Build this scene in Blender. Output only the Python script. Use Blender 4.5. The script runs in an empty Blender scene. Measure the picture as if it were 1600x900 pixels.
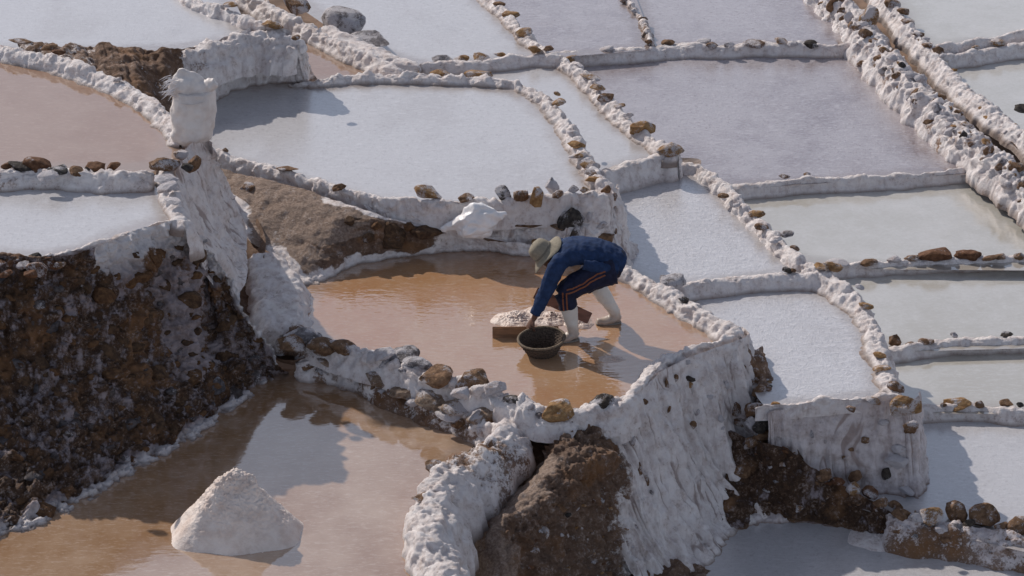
import bpy, bmesh, math, random
import numpy as np
from mathutils import Vector, Matrix
from mathutils.bvhtree import BVHTree
R = math.radians
scn = bpy.context.scene
COL = scn.collection
random.seed(7)

# ------------------------------------------------------------------ camera
PITCH = R(25.0); FPX = 800 / math.tan(R(9.0)); DIST = FPX / 165.0
FW = np.array([0, math.cos(PITCH), -math.sin(PITCH)])
RT = np.array([1.0, 0, 0]); UP = np.array([0, math.sin(PITCH), math.cos(PITCH)])
CAM = -FW * DIST
cd = bpy.data.cameras.new('camera'); cam = bpy.data.objects.new('camera', cd); COL.objects.link(cam)
cd.sensor_width = 36; cd.lens = 18 / math.tan(R(9.0)); cd.clip_start = .5; cd.clip_end = 2000
cam.location = CAM; cam.rotation_euler = (math.pi / 2 - PITCH, 0, 0)
scn.camera = cam

# ------------------------------------------------------------------ sky, sun, exposure
SUN = np.array([-.88, 1.05, 1.0]); SUN /= np.linalg.norm(SUN)      # towards the sun
w = bpy.data.worlds.new('World'); scn.world = w; w.use_nodes = True
nt = w.node_tree; bg = nt.nodes['Background']
sky = nt.nodes.new('ShaderNodeTexSky'); sky.sky_type = 'NISHITA'; sky.sun_disc = False
sky.sun_elevation = math.asin(SUN[2]); sky.sun_rotation = math.atan2(SUN[0], SUN[1])
sky.altitude = 3300; sky.air_density = .8; sky.dust_density = 5.0; sky.ozone_density = .6
hs = nt.nodes.new('ShaderNodeHueSaturation'); hs.inputs['Saturation'].default_value = .55
nt.links.new(sky.outputs[0], hs.inputs['Color']); nt.links.new(hs.outputs[0], bg.inputs[0]); bg.inputs[1].default_value = 0.128
sl = bpy.data.lights.new('sun', 'SUN'); sl.energy = 2.75; sl.angle = R(.6); sl.color = (1, .92, .83)
so = bpy.data.objects.new('sun', sl); COL.objects.link(so); so.location = (0, 0, 20)
so.rotation_euler = Vector(SUN).to_track_quat('Z', 'Y').to_euler()
scn.view_settings.view_transform = 'Standard'; scn.view_settings.look = 'None'
scn.view_settings.exposure = 0.34; scn.view_settings.gamma = 1

# ------------------------------------------------------------------ geometry helpers
def W(px, py, z):
    d = FW + RT * (px - 800) / FPX + UP * (450 - py) / FPX
    t = (z - CAM[2]) / d[2]
    return CAM + d * t
def mpp(p):                      # metres per photograph pixel at a point
    return float(np.dot(np.asarray(p) - CAM, FW)) / FPX
_rng = np.random.RandomState(11)
PERM = np.concatenate([_rng.permutation(256)] * 3)
GR = _rng.normal(size=(256, 3)); GR /= np.linalg.norm(GR, axis=1)[:, None]
def pn(p, s=0):
    p = np.asarray(p) + s * 17.37
    i = np.floor(p).astype(np.int64); f = p - i; u = f * f * f * (f * (f * 6 - 15) + 10)
    i &= 255; out = 0
    for a in (0, 1):
        wx = u[:, 0] if a else 1 - u[:, 0]; ha = PERM[(i[:, 0] + a) & 255]
        for b in (0, 1):
            wy = u[:, 1] if b else 1 - u[:, 1]; hb = PERM[(ha + i[:, 1] + b) & 511]
            for c in (0, 1):
                wz = u[:, 2] if c else 1 - u[:, 2]
                g = GR[PERM[(hb + i[:, 2] + c) & 511]]
                d = g[:, 0] * (f[:, 0] - a) + g[:, 1] * (f[:, 1] - b) + g[:, 2] * (f[:, 2] - c)
                out = out + wx * wy * wz * d
    return out * 1.6
def fbm(p, sc, oc=4, s=0):
    o = 0; a = 1; t = 0
    for k in range(oc):
        o = o + a * pn(p * sc * 2.03 ** k, s + k); t += a; a *= .5
    return o / t * 1.5
def billow(p, sc, oc=2, s=0):
    o = 0; a = 1; t = 0
    for k in range(oc):
        o = o + a * np.abs(pn(p * sc * 2.1 ** k, s + k)) * 2.2; t += a; a *= .45
    return o / t - .45
def crom(P, n):
    P = np.asarray(P, float); K = len(P)
    Q = np.concatenate([(2 * P[0] - P[1])[None], P, (2 * P[-1] - P[-2])[None]])
    t = np.linspace(0, K - 1, n); i = np.clip(t.astype(int), 0, K - 2); u = (t - i)[:, None]
    sh = (1,) * (P.ndim - 1); u = u.reshape((n,) + sh)
    a, b, c, d = Q[i], Q[i + 1], Q[i + 2], Q[i + 3]
    return .5 * (2 * b + (c - a) * u + (2 * a - 5 * b + 4 * c - d) * u ** 2 + (3 * b - a - 3 * c + d) * u ** 3)
def path(P, step):
    L = np.linalg.norm(np.diff(np.asarray(P), axis=0), axis=1).sum()
    D = crom(P, max(40, int(L / step) * 3)); s = np.r_[0, np.cumsum(np.linalg.norm(np.diff(D[:, :3], axis=0), axis=1))]
    n = max(8, int(s[-1] / step)); q = np.linspace(0, s[-1], n)
    return np.stack([np.interp(q, s, D[:, k]) for k in range(D.shape[1])], 1), q
def gnorm(G):
    du = np.gradient(G, axis=0); dv = np.gradient(G, axis=1)
    n = np.cross(du, dv); return n / (np.linalg.norm(n, axis=2)[..., None] + 1e-9)
def link(o, parent=None):
    COL.objects.link(o)
    if parent is not None: o.parent = parent
    return o
def tag(o, label=None, cat=None, group=None, kind=None):
    if label: o['label'] = label
    if cat: o['category'] = cat
    if group: o['group'] = group
    if kind: o['kind'] = kind
    return o
def mesh_np(name, V, F, mat, attrs=None, parent=None, smooth=True, origin=None):
    V = np.asarray(V, float); F = np.asarray(F, np.int32)
    if origin is None:
        c = V.mean(0); origin = np.array([c[0], c[1], V[:, 2].min()])
    if parent is not None: origin = np.array(parent.location)
    me = bpy.data.meshes.new(name); me.vertices.add(len(V))
    me.vertices.foreach_set('co', (V - origin).astype(np.float32).ravel())
    k = F.shape[1]; me.loops.add(F.size); me.loops.foreach_set('vertex_index', F.ravel())
    me.polygons.add(len(F)); me.polygons.foreach_set('loop_start', np.arange(0, F.size, k, dtype=np.int32))
    me.update(calc_edges=True); me.validate()
    me.polygons.foreach_set('use_smooth', np.full(len(me.polygons), smooth))
    for n_, a in (attrs or {}).items():
        at = me.attributes.new(n_, 'FLOAT', 'POINT'); at.data.foreach_set('value', np.asarray(a, np.float32).ravel())
    me.materials.append(mat)
    o = bpy.data.objects.new(name, me); link(o, parent)
    if parent is None: o.location = origin
    return o
def grid_faces(nu, nv, wrap=False):
    a = np.arange(nu * nv).reshape(nu, nv)
    if wrap: a = np.concatenate([a, a[:, :1]], 1)
    return np.stack([a[:-1, :-1], a[1:, :-1], a[1:, 1:], a[:-1, 1:]], -1).reshape(-1, 4)

# ------------------------------------------------------------------ materials
class NT:
    def __init__(s, name):
        s.m = bpy.data.materials.new(name); s.m.use_nodes = True; s.t = s.m.node_tree
        s.b = s.t.nodes['Principled BSDF']; s.out = s.t.nodes['Material Output']
        s.pos = s.n('ShaderNodeNewGeometry').outputs['Position']
    def n(s, t, **k):
        x = s.t.nodes.new(t)
        for a, v in k.items(): setattr(x, a, v)
        return x
    def l(s, a, b):
        if hasattr(a, 'is_output') or hasattr(a, 'links'): s.t.links.new(a, b)
        else: b.default_value = a
    def math(s, op, a, b=0.0, c=0.0, clamp=False):
        x = s.n('ShaderNodeMath', operation=op, use_clamp=clamp)
        for i, v in enumerate((a, b, c)): s.l(v, x.inputs[i])
        return x.outputs[0]
    def noise(s, scale, detail=4, rough=.55, vec=None, stretch=None, dist=0.0):
        x = s.n('ShaderNodeTexNoise'); x.inputs['Scale'].default_value = scale
        x.inputs['Detail'].default_value = detail; x.inputs['Roughness'].default_value = rough; x.inputs['Distortion'].default_value = dist
        v = vec if vec is not None else s.pos
        if stretch:
            mp = s.n('ShaderNodeMapping'); mp.inputs['Scale'].default_value = stretch; s.l(v, mp.inputs[0]); v = mp.outputs[0]
        s.l(v, x.inputs['Vector']); return x.outputs['Fac']
    def voro(s, scale, feature='F1', vec=None, out='Distance'):
        x = s.n('ShaderNodeTexVoronoi', feature=feature); x.inputs['Scale'].default_value = scale
        s.l(vec if vec is not None else s.pos, x.inputs['Vector']); return x.outputs[out]
    def ramp(s, f, stops):
        x = s.n('ShaderNodeValToRGB'); e = x.color_ramp.elements
        while len(e) < len(stops): e.new(.5)
        for q, (p, c) in zip(e, stops):
            q.position = p; q.color = (*c, 1) if hasattr(c, '__len__') else (c, c, c, 1)
        s.l(f, x.inputs[0]); return x.outputs[0]
    def mix(s, f, a, b, mode='MIX'):
        x = s.n('ShaderNodeMix', data_type='RGBA', blend_type=mode)
        s.l(f, x.inputs[0])
        for v, i in ((a, 6), (b, 7)):
            if isinstance(v, tuple): x.inputs[i].default_value = (*v, 1)
            else: s.l(v, x.inputs[i])
        return x.outputs[2]
    def sstep(s, f, a, b):
        x = s.n('ShaderNodeMapRange', interpolation_type='SMOOTHSTEP')
        s.l(f, x.inputs[0]); x.inputs[1].default_value = a; x.inputs[2].default_value = b; return x.outputs[0]
    def attr(s, name, typ='GEOMETRY'):
        x = s.n('ShaderNodeAttribute', attribute_type=typ, attribute_name=name); return x.outputs['Fac']
    def bump(s, h, strength=.5, dist=.01, prev=None):
        x = s.n('ShaderNodeBump'); x.inputs['Strength'].default_value = strength; x.inputs['Distance'].default_value = dist
        s.l(h, x.inputs['Height'])
        if prev is not None: s.l(prev, x.inputs['Normal'])
        return x.outputs[0]
    def done(s, col, rough=.8, nrm=None, spec=.3):
        if isinstance(col, tuple): s.b.inputs['Base Color'].default_value = (*col, 1)
        else: s.l(col, s.b.inputs['Base Color'])
        s.l(rough, s.b.inputs['Roughness']); s.b.inputs['Specular IOR Level'].default_value = spec
        if nrm is not None: s.l(nrm, s.b.inputs['Normal'])
        return s.m

def salt_earth(name, salt=(.84, .785, .77), salt2=(.66, .575, .55), earth=((.055, .032, .024), (.17, .10, .065), (.30, .21, .155)), streak=.5, bs=1.0, fm=.7, sm=0.0):
    m = NT(name)
    big = m.noise(2.6, 5, .6); mid = m.noise(9, 5, .65); fine = m.noise(45, 5, .7); grit = m.noise(140, 3, .7)
    st = m.noise(1, 4, .6, stretch=(16, 16, 2.2))
    saltc = m.mix(m.sstep(mid, .35, .75), salt, salt2)
    saltc = m.mix(m.math('MULTIPLY', m.sstep(st, .52, .72), streak), saltc, (.47, .38, .36))
    saltc = m.mix(m.math('MULTIPLY', m.sstep(m.attr('runs'), .30, .75), .75), saltc, (.34, .255, .23))
    saltc = m.mix(m.attr('lite'), saltc, (.74, .70, .70))
    saltc = m.mix(m.math('MULTIPLY', m.sstep(m.math('ADD', m.math('MULTIPLY', fine, .6), m.math('MULTIPLY', mid, .4)), .53, .66), .6), saltc, (.34, .26, .215))
    ec = m.ramp(m.math('ADD', m.math('MULTIPLY', mid, .6), m.math('MULTIPLY', fine, .4)),
                [(.32, earth[0]), (.5, earth[1]), (.68, earth[2])])
    ec = m.mix(m.sstep(big, .5, .7), ec, (.21, .11, .055))
    e = m.attr('earth')
    k = m.math('ADD', e, m.math('MULTIPLY', m.math('SUBTRACT', big, .5), .9))
    k = m.math('ADD', k, m.math('MULTIPLY', m.math('SUBTRACT', fine, .5), fm))
    k = m.math('ADD', k, m.math('MULTIPLY', m.math('SUBTRACT', mid, .5), .8))
    k = m.math('ADD', k, m.math('MULTIPLY', m.math('SUBTRACT', st, .5), sm))
    mask = m.sstep(k, .40, .60)
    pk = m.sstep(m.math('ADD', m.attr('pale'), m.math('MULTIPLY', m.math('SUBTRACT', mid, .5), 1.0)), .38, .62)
    ec = m.mix(m.math('MULTIPLY', pk, .85), ec, m.mix(m.sstep(fine, .35, .65), (.22, .155, .118), (.36, .275, .225)))  # pale mask: smooth tan crust, with the sunlit side's brightness painted into the earth colour
    # thin dusting of salt grains on bare earth
    dust = m.math('MULTIPLY', m.sstep(m.math('ADD', m.math('MULTIPLY', fine, .5), m.math('MULTIPLY', mid, .5)), .53, .66), .5)
    c = m.mix(mask, saltc, m.mix(dust, ec, (.50, .44, .43)))
    c = m.mix(m.attr('wet'), c, (.16, .095, .06))
    h = m.math('ADD', m.math('MULTIPLY', fine, .7), m.math('MULTIPLY', grit, .3))
    nb = m.bump(mid, .35 * bs, .05); nb = m.bump(h, 1.0 * bs, .024, nb)
    return m.done(c, .75, nb, .25)
M_SALT = salt_earth('salt_crust')
M_CLIFF = salt_earth('earth_and_salt', salt=(.33, .28, .29), salt2=(.16, .12, .115), streak=.6, earth=((.018, .010, .008), (.065, .036, .022), (.16, .09, .05)), fm=.28, sm=.5)
M_WALL = salt_earth('pitted_salt', salt=(.72, .655, .655), salt2=(.48, .41, .40), streak=.7)
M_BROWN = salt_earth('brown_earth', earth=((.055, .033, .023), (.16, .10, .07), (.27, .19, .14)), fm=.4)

def stone_mat(name, c1, c2, salt=.35):
    m = NT(name)
    tc = m.n('ShaderNodeTexCoord').outputs['Object']; rnd = m.n('ShaderNodeObjectInfo').outputs['Random']
    f = m.noise(22, 5, .65); g = m.noise(90, 4, .7); big = m.noise(7, 3, .6)
    c = m.mix(m.sstep(f, .35, .68), c1, c2)
    c = m.mix(m.math('MULTIPLY', rnd, .30), c, (.12, .075, .045))
    k = m.math('ADD', m.math('ADD', big, m.math('MULTIPLY', g, .5)), m.math('MULTIPLY', rnd, .12))
    c = m.mix(m.math('MULTIPLY', m.sstep(k, .98 - salt * .5, 1.12 - salt * .5), .85), c, (.60, .57, .59))
    c = m.mix(m.sstep(g, .62, .8), c, (.05, .035, .028))
    nb = m.bump(f, .8, .04); nb = m.bump(g, .8, .015, nb)
    return m.done(c, .85, nb, .2)
ST = {'o': stone_mat('ochre_stone', (.24, .125, .05), (.44, .27, .13), .38),
      'b': stone_mat('brown_stone', (.13, .072, .042), (.30, .18, .105), .30),
      'g': stone_mat('grey_stone', (.13, .12, .125), (.28, .26, .27), .55),
      'd': stone_mat('dark_stone', (.028, .026, .028), (.085, .078, .07), .3),
      'w': stone_mat('salt_caked_stone', (.34, .27, .25), (.60, .55, .56), .7),
      't': stone_mat('tan_slab', (.20, .135, .095), (.40, .30, .225), .34), 'k': stone_mat('cliff_stone', (.055, .032, .022), (.15, .088, .05), .0), 'l': stone_mat('reddish_cliff_stone', (.085, .042, .022), (.20, .105, .05), .05), 'm': stone_mat('grey_cliff_stone', (.06, .052, .055), (.15, .135, .14), .12),
      'c': stone_mat('red_clod', (.11, .048, .026), (.23, .115, .062), .2)}

def pan_mat(name, base, base2, crust, cover, ior=3.0, rough=.06, rip=.12, csc=3.0, cb=.3, patch=.0, gr=.35, shore=(.30, .24, .20), bd=.012):
    """brine sheet: coloured bottom seen through clear film, salt crust patches breaking the surface"""
    m = NT(name)
    big = m.noise(.55, 4, .6, stretch=(1, .6, 1)); mid = m.noise(csc, 6, .65, stretch=(1, 1.0, 1)); fine = m.noise(26, 5, .7, stretch=(1, .8, 1))
    grain = m.noise(75, 3, .7)
    c = m.mix(m.sstep(m.math('ADD', m.math('MULTIPLY', big, .7), m.math('MULTIPLY', mid, .3)), .38, .62), base, base2)
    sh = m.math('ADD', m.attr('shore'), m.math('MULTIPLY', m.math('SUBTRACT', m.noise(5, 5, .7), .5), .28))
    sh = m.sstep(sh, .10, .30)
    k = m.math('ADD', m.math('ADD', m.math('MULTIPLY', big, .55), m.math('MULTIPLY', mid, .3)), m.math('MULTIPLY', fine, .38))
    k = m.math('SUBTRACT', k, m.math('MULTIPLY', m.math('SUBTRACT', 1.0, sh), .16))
    cm = m.sstep(k, 1.15 - cover * 1.15 - .10, 1.15 - cover * 1.15 + .10)
    c = m.mix(m.math('MULTIPLY', cm, .9), c, crust)
    c = m.mix(m.math('MULTIPLY', m.sstep(fine, .5, .75), gr), c, tuple(x * .75 for x in base2))
    lp = m.noise(1.1, 5, .62, stretch=(1, .7, 1)); c = m.mix(m.math('MULTIPLY', m.sstep(lp, .48, .68), .32), c, base)
    fk = m.noise(16, 5, .75, stretch=(.55, 1.2, 1)); c = m.mix(m.math('MULTIPLY', m.sstep(fk, .54, .62), gr * .55), c, tuple(min(1, x * 1.22) for x in crust))
    fl = m.noise(34, 4, .65, stretch=(.45, 1.3, 1)); c = m.mix(m.math('MULTIPLY', m.sstep(fl, .52, .70), gr * .8), c, tuple(min(1, x * 1.18) for x in crust))
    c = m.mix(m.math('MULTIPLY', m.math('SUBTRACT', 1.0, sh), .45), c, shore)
    nb = m.bump(m.math('ADD', m.math('ADD', m.math('MULTIPLY', fine, .5), m.math('MULTIPLY', grain, .35)), m.math('MULTIPLY', fk, .5)), cb, bd)
    rp = m.noise(9, 2, .5, stretch=(1, 2.2, 1)); nb2 = m.bump(rp, rip, .006)
    nb3 = m.bump(m.math('MULTIPLY', m.math('ADD', fine, grain), m.math('ADD', .12, m.math('MULTIPLY', cm, .5))), .3 * (cb + .1), .008, nb2)
    dif = m.n('ShaderNodeBsdfDiffuse'); m.l(c, dif.inputs[0]); m.l(nb, dif.inputs['Normal'])
    gl = m.n('ShaderNodeBsdfGlossy'); gl.inputs['Color'].default_value = (1, 1, 1, 1); m.l(nb3, gl.inputs['Normal'])
    m.l(m.math('ADD', rough, m.math('MULTIPLY', cm, .09)), gl.inputs['Roughness'])
    fr = m.n('ShaderNodeFresnel'); fr.inputs['IOR'].default_value = ior
    ms = m.n('ShaderNodeMixShader'); m.l(m.math('MULTIPLY', fr.outputs[0], m.math('SUBTRACT', 1.0, m.math('MULTIPLY', cm, .22))), ms.inputs[0])
    m.l(dif.outputs[0], ms.inputs[1]); m.l(gl.outputs[0], ms.inputs[2]); m.l(ms.outputs[0], m.out.inputs[0])
    m.t.nodes.remove(m.b); return m.m

def plain(name, col, rough=.7, var=.2, sc=30, bd=.004, spec=.3, bs=.5, stretch=None):
    m = NT(name); f = m.noise(sc, 4, .6, stretch=stretch)
    dark = tuple(x * (1 - var) for x in col); lite = tuple(min(1, x * (1 + var)) for x in col)
    return m.done(m.mix(m.sstep(f, .3, .7), dark, lite), rough, m.bump(f, bs, bd), spec)

# ------------------------------------------------------------------ terrain builders
def ridge(name, label, pts, hl, hr, zl, zr, mat=None, cat='salt bank', group=None, lump=.035, earth=0.0, step=.0135, nv=40, sharp=2.3, seed=0, lip=.035, parent=None, wets=(1, 1)):
    """bank swept along a path; pts = (photo x, photo y, crest height); l/r = left and right of the direction of travel"""
    mat = mat or M_SALT
    if group: hl, hr, lump = hl * .88, hr * .88, lump * .88
    P = np.array([list(W(p[0], p[1], p[2])) + [p[3] if len(p) > 3 else 1.0, p[4] if len(p) > 4 else earth] for p in pts])
    C, s = path(P, step); n = len(C)
    T = np.gradient(C[:, :2], axis=0); T /= np.linalg.norm(T, axis=1)[:, None] + 1e-9
    k = np.ones(9) / 9; T = np.stack([np.convolve(np.pad(T[:, i], 4, 'edge'), k, 'valid') for i in (0, 1)], 1)
    Nl = np.stack([-T[:, 1], T[:, 0]], 1)
    endf = np.clip(np.minimum(s, s[-1] - s) / .12, 0, 1); endf = np.sqrt(1 - (1 - endf) ** 2) * .85 + .15
    wv = 1 + .28 * pn(np.c_[s * 3.1, s * 0 + seed * 5.3, s * 0], 3) + .16 * pn(np.c_[s * 8, s * 0 + seed, s * 0], 4)
    hv = .030 * pn(np.c_[s * 4.2, s * 0 + seed * 3.1, s * 0], 6)
    t = np.linspace(-1, 1, nv); t = np.sign(t) * np.abs(t) ** .85
    G = np.zeros((n, nv, 3)); wet = np.zeros((n, nv))
    for j, tj in enumerate(t):
        h = hl if tj < 0 else hr; zf = zl if tj < 0 else zr
        if hasattr(zf, '__len__'): zf = zf[0] + (zf[1] - zf[0]) * s / s[-1]
        a = abs(tj); prof = (1 - a ** sharp) ** .62 if a < 1 else 0
        off = (a * h + lip * max(0, a - .8) / .2) * wv * C[:, 3] * endf * (1 if tj < 0 else -1)
        zc = (C[:, 2] + hv - zf) * (.55 + .45 * endf) + zf
        zz = zf - .05 + (zc - zf + .05) * prof
        G[:, j, 0] = C[:, 0] + Nl[:, 0] * off; G[:, j, 1] = C[:, 1] + Nl[:, 1] * off; G[:, j, 2] = zz
        wet[:, j] = np.clip(1 - (zz - zf) / .035, 0, 1) * .75 * (wets[0] if tj < 0 else wets[1])
    N = gnorm(G); N *= np.sign(N[:, nv // 2, 2].mean())
    p = G.reshape(-1, 3); nn = N.reshape(-1, 3)
    fade = np.tile(np.clip((1.02 - np.abs(t)) * 4, 0, 1), (n, 1)).ravel()
    wq = p + np.stack([pn(p * 4, 21), pn(p * 4, 22), pn(p * 4, 23)], 1) * .06
    d = billow(wq, 5.2, 3, seed) * lump * .95 + fbm(wq, 11, 5, seed + 5) * lump * .75 + fbm(p, 2.6, 2, seed + 9) * lump * .5 - np.clip(np.abs(pn(wq * 17, 31)) - .28, 0, 1) * lump * .8
    p = p + nn * (d * (.3 + .7 * fade))[:, None]
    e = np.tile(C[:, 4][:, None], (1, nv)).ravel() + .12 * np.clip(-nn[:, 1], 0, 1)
    o = mesh_np(name, p, grid_faces(n, nv), mat, {'earth': e, 'wet': wet.ravel()}, parent=parent)
    if parent is None: tag(o, label, cat, group)
    o_path = [(q[0], q[1], q[2]) for q in pts]
    GRID[o.name] = (p.reshape(n, nv, 3).transpose(1, 0, 2), nn.reshape(n, nv, 3).transpose(1, 0, 2))
    return o, o_path
GRID = {}

def loft(name, label, rails, mat, nu=160, nv=160, prof=None, lump=.05, earth=.3, cat='bank', zwater=None, seed=0, rough=1.0, flow=0.0, pale=None, lite=None, clod=0.0, parent=None, extra=None, group=None, efun=None):
    """surface through rails of (photo x, photo y, height); two rails + prof = a cliff face lerped in space"""
    Rw = np.array([[W(*q[:3]) for q in r] for r in rails])
    if prof:
        a, b = Rw[0], Rw[-1]; L = []
        for fd, fz in prof:
            q = a * (1 - fd) + b * fd; q[:, 2] = a[:, 2] * (1 - fz) + b[:, 2] * fz; L.append(q)
        Rw = np.array(L)
    A = crom(Rw.transpose(1, 0, 2), nu)              # along rails -> (nu, rails, 3)
    B = crom(A.transpose(1, 0, 2), nv)               # across -> (nv, nu, 3)
    N = gnorm(B); view = CAM - B
    if (N * view).sum(2).mean() < 0: N = -N
    p = B.reshape(-1, 3); nn = N.reshape(-1, 3)
    d = billow(p * [1, 1, .55], 3.6, 3, seed) * lump + fbm(p, 9, 5, seed + 5) * lump * .55 * rough + fbm(p, 1.8, 2, seed + 9) * lump
    d += -np.abs(pn(p * [7, 7, 1.2], seed + 3)) * lump * .45
    runs = np.zeros(len(p))
    if flow:
        Lu = np.linalg.norm(np.diff(B, axis=1), axis=2).sum(1).mean(); Lv = np.linalg.norm(np.diff(B, axis=0), axis=2).sum(0).mean()
        cu = np.tile(np.linspace(0, Lu, nu), nv); cv = np.repeat(np.linspace(0, Lv, nv), nu); ax_ = np.stack([cu, cv, 0 * cu], 1)
        cu2 = cu + .09 * pn(ax_ * [2.5, 1.6, 1], seed + 50) + .03 * pn(ax_ * [9, 5, 1], seed + 51)
        q1 = np.stack([cu2 * 5.5, cv * .7, 0 * cu], 1); q2 = np.stack([cu2 * 15, cv * 1.6, 0 * cu], 1); q3 = np.stack([cu2 * 38, cv * 3.5, 0 * cu], 1)
        f1_, f2_, f3_ = np.abs(pn(q1, seed + 2)), np.abs(pn(q2, seed + 3)), np.abs(pn(q3, seed + 4))
        vf = np.clip(cv / Lv * 6, .25, 1)
        d += flow * vf * (1.5 * f1_ + .8 * f2_ + .3 * f3_ - .6)
        runs = np.clip(1 - f2_ * 5, 0, 1) * np.clip(.5 + 1.6 * pn(np.stack([cu * 3, cv * 2.2, 0 * cu], 1), seed + 6), 0, 1)
    uu = np.tile(np.linspace(0, 1, nu), nv); vv = np.repeat(np.linspace(0, 1, nv), nu)
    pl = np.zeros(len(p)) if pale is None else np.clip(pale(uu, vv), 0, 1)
    if clod: d = d * (1 - .35 * pl) + (1 - .85 * pl) * clod * (1.3 * billow(p, 4.0, 3, seed + 40) + .4 * billow(p, 13, 3, seed + 41) + .5 * fbm(p, 20, 3, seed + 42))
    if extra is not None: d = d + extra(p)
    v0 = np.repeat(np.linspace(0, 1, nv), nu); d = d * (1 - .75 * np.clip((v0 - .86) / .12, 0, 1))
    p = p + nn * d[:, None]
    e = np.full(len(p), earth, float)
    v = np.repeat(np.linspace(0, 1, nv), nu); u = np.tile(np.linspace(0, 1, nu), nv)
    if efun is not None: e = e + efun(u, v)
    wet = np.zeros(len(p)) if zwater is None else np.clip(1 - (p[:, 2] - zwater) / .03, 0, 1) * .8
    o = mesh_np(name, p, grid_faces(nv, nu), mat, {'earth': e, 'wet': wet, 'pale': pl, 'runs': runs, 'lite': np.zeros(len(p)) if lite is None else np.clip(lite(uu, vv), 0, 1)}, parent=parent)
    if parent is None: tag(o, label, cat, group)
    return o, p.reshape(nv, nu, 3), N

def sheet(name, label, poly, z, mat):
    from mathutils.geometry import delaunay_2d_cdt
    P = []
    for q in poly:
        v = W(q[0], q[1], q[2] if len(q) > 2 else z); P.append((v[0], v[1]))
    P = np.array(P); c = np.array([*P.mean(0), z])
    h = .11; xs = np.arange(P[:, 0].min(), P[:, 0].max(), h); ys = np.arange(P[:, 1].min(), P[:, 1].max(), h)
    if len(xs) * len(ys) > 9000:
        h *= math.sqrt(len(xs) * len(ys) / 9000); xs = np.arange(P[:, 0].min(), P[:, 0].max(), h); ys = np.arange(P[:, 1].min(), P[:, 1].max(), h)
    gx, gy = np.meshgrid(xs + h / 2, ys + h / 2); Q = np.stack([gx.ravel(), gy.ravel()], 1)
    def edist(Q):
        d = np.full(len(Q), 1e9); ins = np.zeros(len(Q), bool)
        for a, b in zip(P, np.roll(P, -1, 0)):
            ab = b - a; t = np.clip(((Q - a) @ ab) / (ab @ ab + 1e-9), 0, 1); d = np.minimum(d, np.linalg.norm(Q - a - t[:, None] * ab, axis=1))
            cr = ((a[1] > Q[:, 1]) != (b[1] > Q[:, 1])); xi = a[0] + (Q[:, 1] - a[1]) / (b[1] - a[1] + 1e-12) * (b[0] - a[0]); ins ^= cr & (Q[:, 0] < xi)
        return d, ins
    d, ins = edist(Q); Q = Q[ins & (d > h * .4)]
    allp = [Vector(q) for q in np.vstack([P, Q])]; k = len(P)
    vo, _, fo, *_ = delaunay_2d_cdt(allp, [], [list(range(k))], 1, 1e-5)
    me = bpy.data.meshes.new(name); V = [(v.x - c[0], v.y - c[1], 0) for v in vo]
    me.from_pydata(V, [], [tuple(f) for f in fo]); me.update()
    if len(me.polygons) and me.polygons[0].normal.z < 0: me.flip_normals()
    d, _ = edist(np.array([(v.x, v.y) for v in vo])); at = me.attributes.new('shore', 'FLOAT', 'POINT'); at.data.foreach_set('value', d.astype(np.float32))
    me.materials.append(mat); o = bpy.data.objects.new(name, me); link(o); o.location = c
    return tag(o, label, None, None, 'structure')

# ------------------------------------------------------------------ stones
STONES = []
def make_stones(n=16):
    for k in range(n):
        bm = bmesh.new(); bmesh.ops.create_icosphere(bm, subdivisions=3, radius=1)
        V = np.array([v.co[:] for v in bm.verts]); rs = np.random.RandomState(100 + k)
        V = V * (1 + .16 * fbm(V, .9, 2, k))[:, None]
        for _ in range(14):
            nrm = rs.normal(size=3); nrm /= np.linalg.norm(nrm); lim = rs.uniform(.5, .85)
            dd = V @ nrm; ex = np.clip(dd - lim, 0, None); V = V - nrm[None] * (ex * .97)[:, None]
        V = V * (1 + .11 * fbm(V, 2.6, 4, k + 40))[:, None]
        V /= np.abs(V).max(0)
        for v, c in zip(bm.verts, V): v.co = c
        for f in bm.faces: f.smooth = (k % 3 == 0)
        me = bpy.data.meshes.new('stone'); bm.to_mesh(me); bm.free(); STONES.append(me)
make_stones()
STM = {}
def stone_at(p, size, colr, parent=None, label=None, rz=None, tilt=.25, name='stone', cat='stone', group=None):
    k = random.randrange(len(STONES)); key = (k, colr)
    if key not in STM:
        me = STONES[k].copy(); me.materials.append(ST[colr]); STM[key] = me
    o = bpy.data.objects.new(name, STM[key]); link(o, parent)
    o.location = Vector(p) - (parent.location if parent is not None else Vector())
    o.scale = size; o.rotation_euler = (random.uniform(-tilt, tilt), random.uniform(-tilt, tilt), rz if rz is not None else random.uniform(-.5, .5) + random.choice((0, math.pi)))
    if parent is None: tag(o, label, cat, group)
    return o
def near_z(pth, px, py):
    Q = np.array(pth); a = Q[:-1]; b = Q[1:]; best = None
    for i in range(len(a)):
        ab = b[i, :2] - a[i, :2]; t = np.clip(np.dot([px - a[i, 0], py - a[i, 1]], ab) / (ab @ ab + 1e-6), 0, 1)
        q = a[i] + (b[i] - a[i]) * t; d = math.hypot(q[0] - px, q[1] - py)
        if best is None or d < best[0]: best = (d, q[2])
    return best[1]
def stones_on(rd, lst, dz=.0):
    """(photo x, y, width px, height px, colour[, label])"""
    o, pth = rd
    for q in lst:
        px, py, wp, hp, c = q[:5]; z = near_z(pth, px, py) + dz
        p = W(px, py + hp * .12, z); s = mpp(p); hx = wp * s / 2 * 1.1; hz = max(hp * s / 2 * .95, .025); p = p - np.array([0, 0, hz * .38])
        size = (hx, max(hx * .75, .03), hz * 1.05)
        if len(q) > 5: stone_at(p + np.array([0, 0, hz * .25]), size, c, None, q[5], group=q[6] if len(q) > 6 else None)
        else: stone_at(p, size, c, o)
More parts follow.
